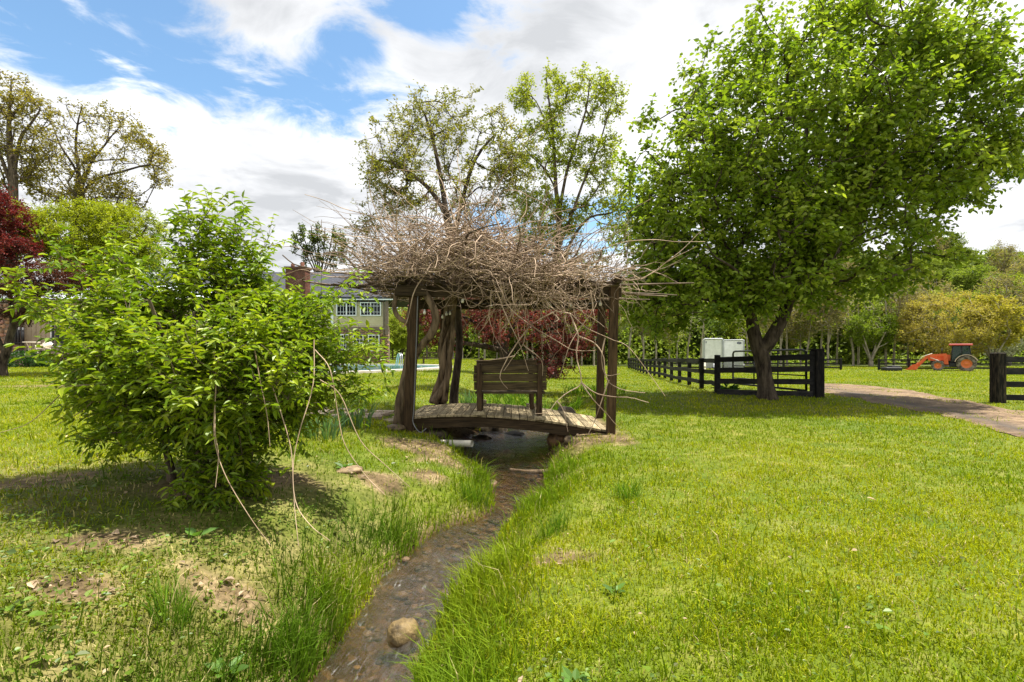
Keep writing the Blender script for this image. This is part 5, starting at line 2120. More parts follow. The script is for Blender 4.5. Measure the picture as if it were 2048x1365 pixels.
def foliage(rng, pos, par, nf, twigs, tl, per, L, W, cols, up=.3, six=False, droop=.12, spread=1.0, wood=None, twr=.004, jit=.05, keep=1.0, flat=.5, opposite=False, mbw=None, hang=0.0):
    """twigs with leaves at every crown node; returns an MB"""
    ids = np.arange(nf, len(pos))
    if keep < 1:
        ids = ids[rng.random(len(ids)) < keep]
    base = np.repeat(pos[ids], twigs, 0)
    pd = np.repeat(unit(pos[ids] - pos[par[ids]]), twigs, 0)
    n = len(base)
    D = unit(pd * .7 + rng.normal(0, spread * .75, (n, 3)) + np.array([0, 0, up]))
    Ln = tl * rng.uniform(.5, 1.35, n)
    tip = base + D * Ln[:, None]
    if mbw is not None:
        mbw.frusta(base, tip, twr, twr * .4, 3)
    t = (np.arange(per) + .7) / per
    P = base[:, None, :] + (D * Ln[:, None])[:, None, :] * t[None, :, None]
    P = P + rng.normal(0, jit, P.shape)
    side = unit(np.cross(D, np.array([0, 0, 1.0])) + 1e-3)
    sg = np.where(np.arange(per) % 2 == 0, 1, -1)[None, :, None]
    if opposite:
        ph = ((np.arange(per) // 2) % 2)[None, :, None]
    LD = D[:, None, :] * .55 + side[:, None, :] * sg * .9 + rng.normal(0, .35, P.shape) + np.array([0, 0, -hang])
    N = unit(np.array([0, 0, 1.0]) * flat * 2 + rng.normal(0, .55, P.shape))
    m = n * per
    cl = np.repeat(np.repeat(rng.random(len(ids)), twigs), per)
    c0, c1, c2 = [np.array(c, float) for c in cols]
    f = (.55 * cl + .45 * rng.random(m))[:, None]
    c = np.where(f < .5, c0 + (c1 - c0) * f * 2, c1 + (c2 - c1) * (f - .5) * 2)
    c = c * rng.uniform(.78, 1.22, m)[:, None]
    mb = MB()
    mb.leaves(P.reshape(-1, 3), LD.reshape(-1, 3), N.reshape(-1, 3), L * rng.uniform(.7, 1.25, m), W * rng.uniform(.75, 1.2, m), c, six, .2, droop)
    return mb


def tree(name, label, cat, base, paths, blobs, n, seed, leafargs, bark='bark', rtip=.008, ex=.42, bf=.35, hollow=.45, minr=.0, leafmat='leaf', group=None, gap=0.0, gscale=.5, twig=True, extra=None, rmax=1e9, trunkname='trunk'):
    rng = np.random.default_rng(seed)
    att = in_ellipsoids(rng, blobs, int(n * 1.0), hollow)
    if gap > 0:
        g = fbm(att[:, 0] * gscale + seed, att[:, 2] * gscale + att[:, 1] * gscale * .7, seed, 2)
        att = att[g > gap]
    if extra is not None:
        att = np.vstack([att, extra])
    pos, par, fix, nf = grow(att, paths, bf)
    root = thing(name, label, cat, base, group)
    W = MB()
    limbs(W, pos, par, fix, nf, rtip, ex, 8, minr, rmax=rmax)
    F = foliage(rng, pos, par, nf, mbw=W if twig else None, **leafargs)
    W.build(trunkname, M[bark], root)
    F.build('crown', M[leafmat], root)
    return root


def P3(*pts):
    return [list(at(*p)) for p in pts]


def build_pear():
    b = at(1534, 797, 15.0)
    b[2] = hz(b[0], b[1])
    trunk = [(b[0] + .02, b[1], b[2] - .15), (b[0], b[1], b[2] + .05), (7.43, 15.0, .45), (7.36, 15.0, .95), (7.30, 15.0, 1.30)]
    l1 = P3((1514, 690, 15.0), (1507, 664, 15.0), (1503, 640, 15.0), (1490, 612, 15.0), (1482, 570, 15.0), (1478, 520, 14.9), (1490, 460, 14.9))
    l2 = P3((1530, 694, 15.0), (1550, 664, 15.0), (1567, 630, 15.05), (1577, 600, 15.1), (1590, 555, 15.1), (1597, 500, 15.2), (1590, 430, 15.2), (1600, 340, 15.2), (1618, 240, 15.2), (1640, 130, 15.2))
    l3 = P3((1600, 330, 15.2), (1680, 270, 15.3), (1760, 225, 15.4), (1850, 170, 15.5))
    l4 = P3((1590, 420, 15.2), (1500, 320, 15.0), (1440, 290, 14.9), (1380, 275, 14.9))
    l5 = P3((1482, 570, 15.0), (1420, 540, 14.6), (1360, 520, 14.3), (1300, 510, 14.2))
    l6 = P3((1597, 500, 15.2), (1660, 500, 15.5), (1740, 480, 15.7), (1820, 450, 15.6))
    l7 = P3((1577, 600, 15.1), (1610, 570, 14.0), (1640, 540, 13.0), (1650, 520, 12.2))
    l8 = P3((1490, 612, 15.0), (1500, 575, 14.0), (1470, 540, 13.0), (1440, 520, 12.4))
    paths = [(trunk, [.42, .31, .235, .22, .235]), (l1, [.21, .19, .17, .13, .10, .08, .05]), (l2, [.22, .20, .19, .17, .15, .13, .10, .08, .06, .03]), (l3, [.07, .05, .03]), (l4, [.07, .05, .03]),
             (l5, [.06, .045, .025]), (l6, [.06, .045, .025]), (l7, [.06, .045, .025]), (l8, [.06, .045, .025])]
    blobs = [((8.9, 15.2, 8.2), (4.1, 3.7, 3.6)), ((10.2, 15.2, 9.8), (3.3, 2.9, 2.3)), ((6.3, 14.7, 5.0), (3.0, 3.0, 2.1)), ((9.4, 15.1, 4.9), (2.7, 2.7, 2.2)),
             ((12.3, 15.0, 8.2), (2.4, 2.5, 2.7)), ((5.0, 15.0, 7.0), (1.9, 1.9, 1.5)), ((5.2, 14.6, 3.7), (1.6, 1.8, 1.4)), ((7.4, 13.2, 3.8), (2.8, 1.5, 1.1)), ((5.0, 14.0, 2.9), (1.9, 1.7, 1.0)), ((5.6, 13.6, 3.0), (1.6, 1.3, .8)), ((4.6, 15.2, 2.9), (1.4, 1.6, .9)), ((4.4, 14.8, 4.4), (1.3, 1.8, 1.5)), ((9.6, 13.6, 3.9), (2.0, 1.4, .9)), ((6.3, 15.5, 3.2), (1.8, 1.6, 1.0)), ((11.2, 15.2, 6.0), (2.0, 2.2, 1.6)), ((13.0, 15, 6.6), (1.6, 1.6, 1.0)),
             ((7.0, 13.4, 6.5), (3.0, 1.6, 2.2)), ((10.6, 13.4, 7.6), (2.8, 1.6, 2.6)), ((4.5, 14.4, 5.2), (1.3, 1.5, .9))]
    args = dict(twigs=5, tl=.52, per=7, L=.150, W=.112, cols=((.095, .165, .010), (.21, .30, .018), (.36, .42, .05)), up=.15, six=True, droop=.2, twr=.006, jit=.055, flat=.45, hang=.25)
    tree('pear_tree', 'big leafy green tree with forked leaning trunk in front of the black fence panel', 'tree', b, paths, blobs, 2450, 3, args, 'bark_dark', .010, .42, .2, .5, .0, 'leaf_pear', gap=.39, gscale=.75, rmax=.10)


def build_shrub():
    base = np.array([-2.80, 4.85, 0.0])
    base[2] = hz(base[0], base[1])
    rng = np.random.default_rng(14)
    paths = [([base + (0, 0, -.1), base + (0, 0, .05)], [.10, .09])]
    stems = []
    for k in range(20):
        a = k / 20 * 2 * np.pi + rng.uniform(-.2, .2)
        r0 = rng.uniform(.12, .36)
        p0 = base + (r0 * math.cos(a), r0 * math.sin(a) * .8, -.05)
        out = rng.uniform(.15, .75)
        hgt = rng.uniform(1.0, 1.7)
        p = smooth_path([p0, p0 + (out * .2 * math.cos(a), out * .2 * math.sin(a), hgt * .4), p0 + (out * .9 * math.cos(a), out * .9 * math.sin(a), hgt)], 3)
        stems.append(p)
    for p in stems:
        paths.append((p, [rng.uniform(.025, .05), .02, .013]))
    X = lambda px, py, d: at(px, py, d)
    blobs = [(X(400, 690, 4.8), (.98, 1.0, .46)), (X(355, 775, 4.75), (.74, .9, .30)), (X(430, 580, 4.9), (.42, .45, .38)), (X(545, 690, 4.8), (.52, .7, .42)), (X(430, 850, 4.35), (.50, .40, .36)), (X(430, 980, 4.2), (.26, .2, .24)), (X(470, 1020, 4.2), (.16, .15, .12)),
             (X(240, 690, 4.8), (.36, .6, .20)), (X(240, 745, 4.75), (.34, .5, .15)), (X(430, 1025, 4.05), (.24, .18, .18)), (X(600, 785, 4.8), (.26, .4, .26)), (X(395, 760, 4.0), (.85, .35, .40)), (X(560, 830, 4.7), (.26, .3, .20)), (X(300, 620, 4.8), (.40, .45, .16)),
             (X(560, 620, 4.8), (.26, .35, .12)), (X(480, 930, 4.5), (.22, .2, .2))]
    att = in_ellipsoids(rng, blobs, 1250, .35)
    g = fbm(att[:, 0] * 1.6 + 7, att[:, 2] * 1.6 + att[:, 1], 5, 2)
    att = att[g > .34]
    tall = []
    for px0, py0, px1, py1 in ((400, 600, 380, 420), (425, 600, 415, 418), (450, 600, 478, 438), (465, 610, 440, 470), (480, 620, 528, 495), (395, 600, 352, 440), (500, 640, 505, 500), (360, 600, 395, 465)):
        for t in np.linspace(0.1, 1, 7):
            tall.append(X(px0 + (px1 - px0) * t + rng.uniform(-6, 6), py0 + (py1 - py0) * t, 4.85 + rng.uniform(-.15, .15)))
    for px0, py0, px1, py1 in ((560, 650, 690, 590), (600, 720, 730, 700), (560, 720, 760, 730), (220, 650, 0, 570), (280, 620, 120, 510), (300, 600, 220, 490), (200, 660, 60, 610), (240, 860, 190, 880), (300, 850, 230, 905), (620, 760, 735, 790)):
        for t in np.linspace(.15, 1, 8):
            tall.append(X(px0 + (px1 - px0) * t, py0 + (py1 - py0) * t + rng.uniform(-7, 7), 4.75 + rng.uniform(-.2, .2)))
    att = np.vstack([att, np.array(tall)])
    pos, par, fix, nf = grow(att, paths, .45)
    root = thing('spreading_shrub', 'large rounded bright green shrub with many stems on the left stream bank', 'shrub', base)
    W = MB()
    limbs(W, pos, par, fix, nf, .0032, .36, 6)
    F = foliage(rng, pos, par, nf, twigs=4, tl=.27, per=9, L=.076, W=.032, cols=((.085, .165, .008), (.20, .29, .010), (.34, .385, .018)), up=.40, six=True, droop=.25, twr=.0028, jit=.008, flat=.8, mbw=W, hang=.15)
    W.build('stems', M['bark'], root)
    F.build('foliage', M['leaf_bush'], root)
    canes = [[(428, 700, 3.85), (432, 760, 3.75), (428, 850, 3.70), (433, 900, 3.65), (455, 960, 3.55), (500, 1035, 3.50), (540, 1090, 3.45)], [(440, 700, 3.85), (432, 760, 3.77), (430, 860, 3.67), (437, 910, 3.63), (431, 975, 3.55)],
             [(508, 690, 3.85), (520, 760, 3.80), (534, 830, 3.75), (540, 893, 3.70)], [(628, 680, 4.05), (626, 770, 3.95), (600, 860, 3.85), (587, 925, 3.75), (588, 1000, 3.65), (597, 1092, 3.55)], [(534, 740, 3.95), (560, 820, 3.85), (582, 900, 3.75), (590, 1000, 3.65), (620, 1050, 3.60), (660, 1082, 3.55)],
             [(630, 700, 4.25), (660, 740, 4.20), (676, 830, 4.15), (690, 890, 4.05), (730, 950, 4.00), (770, 990, 3.95)], [(640, 760, 4.25), (680, 790, 4.20), (720, 880, 4.15), (770, 930, 4.05), (820, 975, 4.05)],
             [(180, 730, 4.25), (120, 790, 4.15), (60, 845, 4.10), (0, 866, 4.05)], [(200, 790, 4.15), (160, 825, 4.10), (110, 852, 4.05)]]
    for c in canes:
        mb = MB()
        mb.tube(smooth_path(P3(*c), 5), np.linspace(.0048, .0022, (len(c) - 1) * 5 + 1), 5, (1.4, 1.35, 1.25), cap=False)
        mb.build('bare_cane', M['twig'], root)


def build_cherry():
    base = at(908, 803, 11.4)
    base[2] = hz(base[0], base[1])
    t0 = [base + (0, 0, -.15)] + P3((908, 790, 11.4), (914, 740, 11.4), (919, 690, 11.4), (916, 640, 11.4), (915, 590, 11.4), (905, 500, 11.5), (893, 430, 11.5))
    f1 = P3((893, 430, 11.5), (860, 380, 11.4), (810, 340, 11.2), (760, 320, 11.0))
    f2 = P3((893, 430, 11.5), (882, 360, 11.6), (868, 290, 11.7), (850, 230, 11.7))
    f3 = P3((905, 490, 11.5), (925, 400, 11.7), (950, 320, 11.8), (990, 270, 11.8))
    paths = [(t0, [.13, .10, .085, .08, .08, .085, .10, .08]), (f1, [.06, .045, .025]), (f2, [.065, .045, .025]), (f3, [.065, .045, .025])]
    blobs = [(at(870, 330, 11.5), (1.75, 1.5, 1.45)), (at(780, 345, 11.3), (.9, .9, .45)), (at(960, 310, 11.7), (1.0, 1.0, .9)), (at(860, 240, 11.6), (.6, .7, .6)), (at(740, 330, 11.2), (.4, .5, .25)), (at(1010, 350, 11.7), (.55, .7, .6)), (at(780, 430, 11.3), (.8, .8, .55)), (at(960, 420, 11.7), (.8, .9, .5)),
             (at(720, 480, 11.0), (.5, .5, .45)), (at(920, 220, 11.7), (.7, .6, .35)), (at(1040, 320, 11.8), (.5, .6, .6)), (at(990, 250, 11.8), (.6, .6, .45))]
    args = dict(twigs=5, tl=.24, per=7, L=.064, W=.036, cols=((.115, .135, .014), (.21, .215, .025), (.31, .26, .06)), up=.2, six=False, droop=.2, twr=.0035, jit=.02, flat=.4)
    tree('slender_tree', 'slender olive leaved tree with fan of dark limbs rising behind the pergola', 'tree', base, paths, blobs, 620, 31, args, 'bark_dark', .005, .40, .16, .3, leafmat='leaf', gap=.40, gscale=1.2, rmax=.05)
    # taller open tree behind
    base = at(1106, 726, 30)
    base[2] = hz(base[0], base[1])
    t0 = [base + (0, 0, -.2), base + (0, 0, 1)] + P3((1112, 600, 30), (1116, 500, 30), (1118, 430, 30), (1112, 380, 30), (1108, 300, 30), (1100, 220, 30), (1092, 150, 30))
    f1 = P3((1118, 430, 30), (1132, 350, 30), (1150, 290, 29.8), (1172, 220, 29.6), (1180, 160, 29.6))
    f2 = P3((1116, 500, 30), (1140, 440, 29.7), (1165, 370, 29.5), (1195, 300, 29.4), (1225, 200, 29.4))
    f3 = P3((1114, 540, 30), (1150, 470, 30), (1180, 435, 30), (1225, 425, 30), (1262, 395, 30))
    f4 = P3((1112, 380, 30), (1090, 340, 30), (1060, 310, 30), (1035, 280, 30))
    f5 = P3((1108, 300, 30), (1085, 230, 30), (1065, 195, 30), (1035, 185, 30))
    paths = [(t0, [.28, .25, .22, .19, .16, .12, .09, .06, .03]), (f1, [.10, .07, .03]), (f2, [.10, .07, .03]), (f3, [.09, .07, .03]), (f4, [.06, .04, .02]), (f5, [.05, .03, .02])]
    blobs = [(at(1090, 195, 30), (1.7, 1.7, 1.7)), (at(1175, 190, 29.7), (1.4, 1.4, 1.6)), (at(1220, 200, 29.5), (.8, 1, 1.3)), (at(1045, 190, 30), (.8, .8, .7)), (at(1090, 300, 30), (2.0, 1.9, 1.6)), (at(1190, 310, 29.8), (2.0, 1.8, 1.7)), (at(1050, 330, 30), (1.2, 1.3, 1.0)),
             (at(1230, 390, 30), (1.5, 1.4, 1.0)), (at(1080, 430, 30), (1.8, 1.6, 1.4)), (at(1190, 440, 30), (2.2, 1.6, 1.2)), (at(1275, 440, 30), (.8, .8, .9)), (at(1040, 500, 30), (1.6, 1.3, 1.2)), (at(1160, 520, 30), (2.0, 1.3, .8)), (at(1060, 400, 30), (1.6, 1.4, 1.2)), (at(1250, 480, 30), (1.4, 1.3, .9)), (at(1110, 480, 30), (1.8, 1.3, 1.0))]
    args = dict(twigs=4, tl=.42, per=7, L=.14, W=.105, cols=((.19, .235, .015), (.31, .36, .025), (.42, .43, .06)), up=.3, six=False, droop=.2, twr=.006, jit=.06, flat=.3)
    tree('poplar_tree', 'tall open crowned light green tree between the pergola and the big leafy tree', 'tree', base, paths, blobs, 1250, 33, args, 'bark', .0085, .42, .16, .3, gap=.40, gscale=.6, rmax=.07)


def build_left_trees():
    # two large sparse spring trees behind the house
    base = at(150, 720, 56)
    base[2] = hz(base[0], base[1])
    t0 = [base, base + (0, 0, 6)] + P3((152, 480, 56), (156, 410, 56), (160, 360, 56))
    f1 = P3((160, 360, 56), (146, 330, 56), (120, 290, 56), (105, 250, 56))
    f2 = P3((160, 360, 56), (152, 300, 56), (155, 250, 56), (165, 210, 56))
    f3 = P3((156, 400, 56), (180, 330, 56), (210, 290, 56), (235, 260, 56))
    f4 = P3((156, 400, 56), (190, 360, 56), (240, 345, 56), (300, 330, 56), (335, 345, 56))
    f5 = P3((152, 440, 56), (180, 400, 56), (230, 395, 56), (280, 400, 56))
    paths = [(t0, [.75, .65, .55, .5, .35]), (f1, [.16, .11, .05]), (f2, [.18, .11, .05]), (f3, [.18, .11, .05]), (f4, [.18, .12, .05]), (f5, [.15, .10, .05])]
    blobs = [(at(185, 330, 56), (7.4, 5.0, 6.6)), (at(250, 330, 56), (4.6, 3.6, 4.0)), (at(230, 390, 56), (5.0, 3, 1.8)), (at(105, 360, 56), (2.8, 2.6, 2.8)), (at(325, 350, 56), (1.4, 1.2, 1.1))]
    args = dict(twigs=2, tl=.70, per=6, L=.26, W=.17, cols=((.15, .135, .012), (.235, .205, .02), (.32, .25, .04)), up=.3, droop=.2, twr=.02, jit=.12, flat=.3)
    tree('oak_tree', 'wide fan of dark limbs with sparse olive yellow leaves behind the house wing', 'tree', base, paths, blobs, 1150, 41, args, 'bark_dark', .016, .42, .35, .62, gap=.30, gscale=.35, rmax=.3)
    base = at(24, 720, 52)
    base[2] = hz(base[0], base[1])
    t0 = [base, base + (0, 0, 6)] + P3((26, 420, 52), (26, 350, 52), (20, 300, 52), (18, 240, 52), (22, 180, 52))
    f1 = P3((26, 360, 52), (40, 280, 52), (60, 250, 52), (80, 220, 52))
    f2 = P3((26, 380, 52), (0, 310, 52), (-30, 260, 52), (-60, 230, 52))
    paths = [(t0, [.6, .5, .42, .36, .28, .18, .08]), (f1, [.2, .13, .07]), (f2, [.2, .13, .07])]
    blobs = [(at(10, 190, 52), (2.6, 2.6, 2.2)), (at(50, 230, 52), (2.6, 2.4, 2.2)), (at(-60, 250, 52), (3.5, 3, 3)), (at(20, 330, 52), (3.0, 2.5, 2.5)), (at(85, 300, 52), (1.4, 1.4, 1.6)), (at(-40, 380, 52), (3, 2.5, 2))]
    tree('oak_tree', 'taller reddish limbed tree with sparse olive leaves at the far left of the sky', 'tree', base, paths, blobs, 760, 43, args, 'bark', .016, .42, .35, .5, gap=.30, gscale=.35, rmax=.3)
    # fresh lime feathery tree in front of them
    base = at(190, 742, 27)
    base[2] = hz(base[0], base[1])
    t0 = [base, base + (0, 0, 1.5)] + P3((190, 620, 27), (186, 560, 27), (180, 500, 27), (178, 440, 27))
    paths = [(t0, [.22, .2, .17, .13, .09, .04]), (P3((190, 610, 27), (130, 540, 26.6), (60, 470, 26.4)), [.09, .05]), (P3((188, 600, 27), (250, 520, 27), (290, 460, 27)), [.09, .05])]
    blobs = [(at(150, 470, 27), (2.6, 2.2, 1.4)), (at(60, 470, 26.5), (1.7, 1.7, 1.2)), (at(255, 470, 27), (1.9, 1.7, 1.5)), (at(190, 530, 27), (3.0, 2.2, 1.1)), (at(190, 430, 27), (1.5, 1.3, .7)), (at(310, 510, 27), (.9, .9, 1.1)), (at(230, 520, 27), (2.2, 1.6, 1.2)), (at(20, 430, 26.5), (1.2, 1.2, .6))]
    args = dict(twigs=8, tl=.45, per=12, L=.11, W=.055, cols=((.22, .275, .010), (.32, .37, .012), (.40, .41, .03)), up=.15, droop=.2, twr=.006, jit=.05, flat=.4)
    tree('feathery_tree', 'feathery lime yellow tree rising behind the large shrub', 'tree', base, paths, blobs, 950, 47, args, 'bark_dark', .008, .42, .35, .3, gap=.36, gscale=.8, rmax=.08)
    # dark red maple at the left edge
    base = at(4, 748, 24)
    base[2] = hz(base[0], base[1])
    t0 = [base + (0, 0, -.1), base + (0, 0, .6)] + P3((14, 700, 24), (26, 655, 24), (45, 625, 24), (62, 600, 24), (85, 570, 24))
    paths = [(t0, [.24, .19, .17, .15, .14, .11, .07]), (P3((26, 655, 24), (20, 590, 24), (5, 520, 24), (0, 450, 24)), [.12, .07, .03]), (P3((62, 600, 24), (130, 575, 23.8), (200, 570, 23.6), (240, 580, 23.5)), [.06, .04, .02]), (P3((10, 710, 24), (-20, 640, 24), (-60, 590, 24)), [.1, .06])]
    blobs = [(at(10, 430, 24), (.75, 1.3, .95)), (at(-30, 400, 24), (1.1, 1.4, .8)), (at(-60, 480, 24), (1.6, 2, 1.8)), (at(20, 500, 24), (1.2, 1.6, .9))]
    args = dict(twigs=6, tl=.4, per=11, L=.10, W=.075, cols=((.065, .012, .012), (.14, .022, .020), (.24, .05, .035)), up=.1, droop=.2, twr=.006, jit=.05, flat=.5)
    root = tree('red_maple', 'dark red maple with crooked leaning trunk at the left edge', 'tree', base, paths, blobs, 330, 51, args, 'bark_dark', .010, .42, .35, .3, leafmat='leaf_red', gap=.36, gscale=.8, rmax=.10)
    rng = np.random.default_rng(52)
    blobs = [(at(60, 580, 23.8), (2.0, 1.5, .55)), (at(170, 570, 23.6), (1.7, 1.3, .40)), (at(120, 545, 23.7), (1.8, 1.3, .45)), (at(40, 630, 23.5), (1.2, 1.2, .30))]
    pos, par, fix, nf = grow(in_ellipsoids(rng, blobs, 260, .2), [(paths[0][0], [.02, .02]), (paths[2][0], [.02, .01])], .35)
    W = MB()
    limbs(W, pos, par, np.minimum(fix, .012), nf, .006, .4, 5)
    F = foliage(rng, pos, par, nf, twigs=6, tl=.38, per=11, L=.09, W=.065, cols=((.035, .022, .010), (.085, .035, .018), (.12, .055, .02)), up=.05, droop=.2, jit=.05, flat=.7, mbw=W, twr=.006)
    W.build('branch', M['bark_dark'], root)
    F.build('lower_crown', M['leaf_red'], root)
    # sprouting tree behind the chimney
    base = at(640, 700, 58)
    base[2] = hz(base[0], base[1])
    t0 = [base] + P3((640, 620, 58), (640, 560, 58))
    paths = [(t0, [.35, .3, .22])]
    for x, y in ((585, 462), (600, 455), (622, 452), (632, 448), (650, 455), (668, 450), (682, 462), (610, 490)):
        paths.append((P3((640, 565, 58), ((640 + x) / 2 + 2, 515, 58), (x, y, 58)), [.10, .05]))
    blobs = [(at(x, y, 58), (.26, .4, 1.6)) for x, y in ((590, 490), (605, 475), (625, 480), (637, 475), (650, 490), (670, 480), (684, 495), (612, 515), (640, 520), (665, 530))]
    args = dict(twigs=3, tl=.5, per=6, L=.26, W=.18, cols=((.06, .10, .012), (.11, .15, .018), (.17, .19, .03)), up=.6, droop=.2, twr=.012, jit=.1, flat=.3)
    tree('upright_tree', 'thin upright leafy shoots rising behind the brick chimney', 'tree', base, paths, blobs, 150, 57, args, 'bark_dark', .018, .42, .4, .1, rmax=.08)


def build_maple():
    base = at(1010, 735, 17.5)
    base[2] = hz(base[0], base[1])
    rng = np.random.default_rng(61)
    fans = [[(1010, 735, 17.5), (1000, 700, 17.5), (975, 670, 17.4), (940, 640, 17.2), (880, 620, 17)], [(1010, 735, 17.5), (1012, 690, 17.5), (1030, 650, 17.6), (1080, 620, 17.6), (1150, 605, 17.5)],
            [(1010, 735, 17.5), (1025, 700, 17.3), (1070, 670, 17), (1130, 650, 16.8)], [(1010, 735, 17.5), (1002, 690, 17.7), (990, 640, 17.9), (985, 610, 18)], [(1000, 700, 17.5), (950, 690, 17.2), (900, 685, 17), (880, 690, 17)]]
    paths = [(P3(*f), [.11, .07, .035]) for f in fans]
    blobs = [(at(930, 620, 17.3), (1.7, 1.5, .55)), (at(1060, 612, 17.5), (2.3, 1.6, .55)), (at(1150, 630, 17.2), (1.5, 1.3, .55)), (at(870, 650, 17), (1.0, 1.1, .65)), (at(1120, 690, 16.8), (1.3, 1.1, .45)), (at(900, 690, 17), (.8, .9, .30)), (at(1020, 655, 16.8), (1.6, 1.2, .50)), (at(1190, 680, 16.8), (.6, .8, .55)), (at(1100, 735, 16.6), (.8, .8, .30))]
    args = dict(twigs=6, tl=.30, per=12, L=.075, W=.05, cols=((.10, .030, .028), (.18, .050, .042), (.29, .115, .07)), up=.05, droop=.3, twr=.004, jit=.03, flat=.7)
    tree('japanese_maple', 'low spreading crimson leaved maple seen through the pergola', 'tree', base, paths, blobs, 440, 61, args, 'bark_dark', .006, .40, .35, .25, leafmat='leaf_red', gap=.37, gscale=1.2, rmax=.05)


# ------------------------------------------------------------------ smaller plants
def blade_clump(mb, rng, c, n, r, hh, w, lean, cols):
    c = np.asarray(c, float)
    for k in range(n):
        a = rng.uniform(0, 2 * np.pi)
        rr = r * math.sqrt(rng.random())
        p = c + (rr * math.cos(a), rr * math.sin(a), 0)
        p[2] = hz(p[0], p[1]) - .01
        H = hh * rng.uniform(.55, 1.1)
        d = np.array([math.cos(a + rng.normal(0, .8)), math.sin(a + rng.normal(0, .8)), 0])
        ln = lean * rng.uniform(.2, 1.3)
        t = np.linspace(0, 1, 5)[:, None]
        ctr = p + np.array([0, 0, 1.0]) * H * (t - .35 * ln * t ** 3) + d * H * ln * t ** 2
        f = rng.uniform(0, np.pi)
        s = np.array([math.cos(f), math.sin(f), 0]) * w * rng.uniform(.7, 1.2) / 2
        wd = np.array([.8, 1, .9, .6, .05])[:, None]
        V = np.stack([ctr - s * wd, ctr + s * wd], 1).reshape(-1, 3)
        F = np.array([[2 * q, 2 * q + 1, 2 * q + 3, 2 * q + 2] for q in range(4)])
        g = rng.random()
        col = np.array(cols[0]) * (1 - g) + np.array(cols[1]) * g
        mb.add(V, F, col * rng.uniform(.8, 1.2))


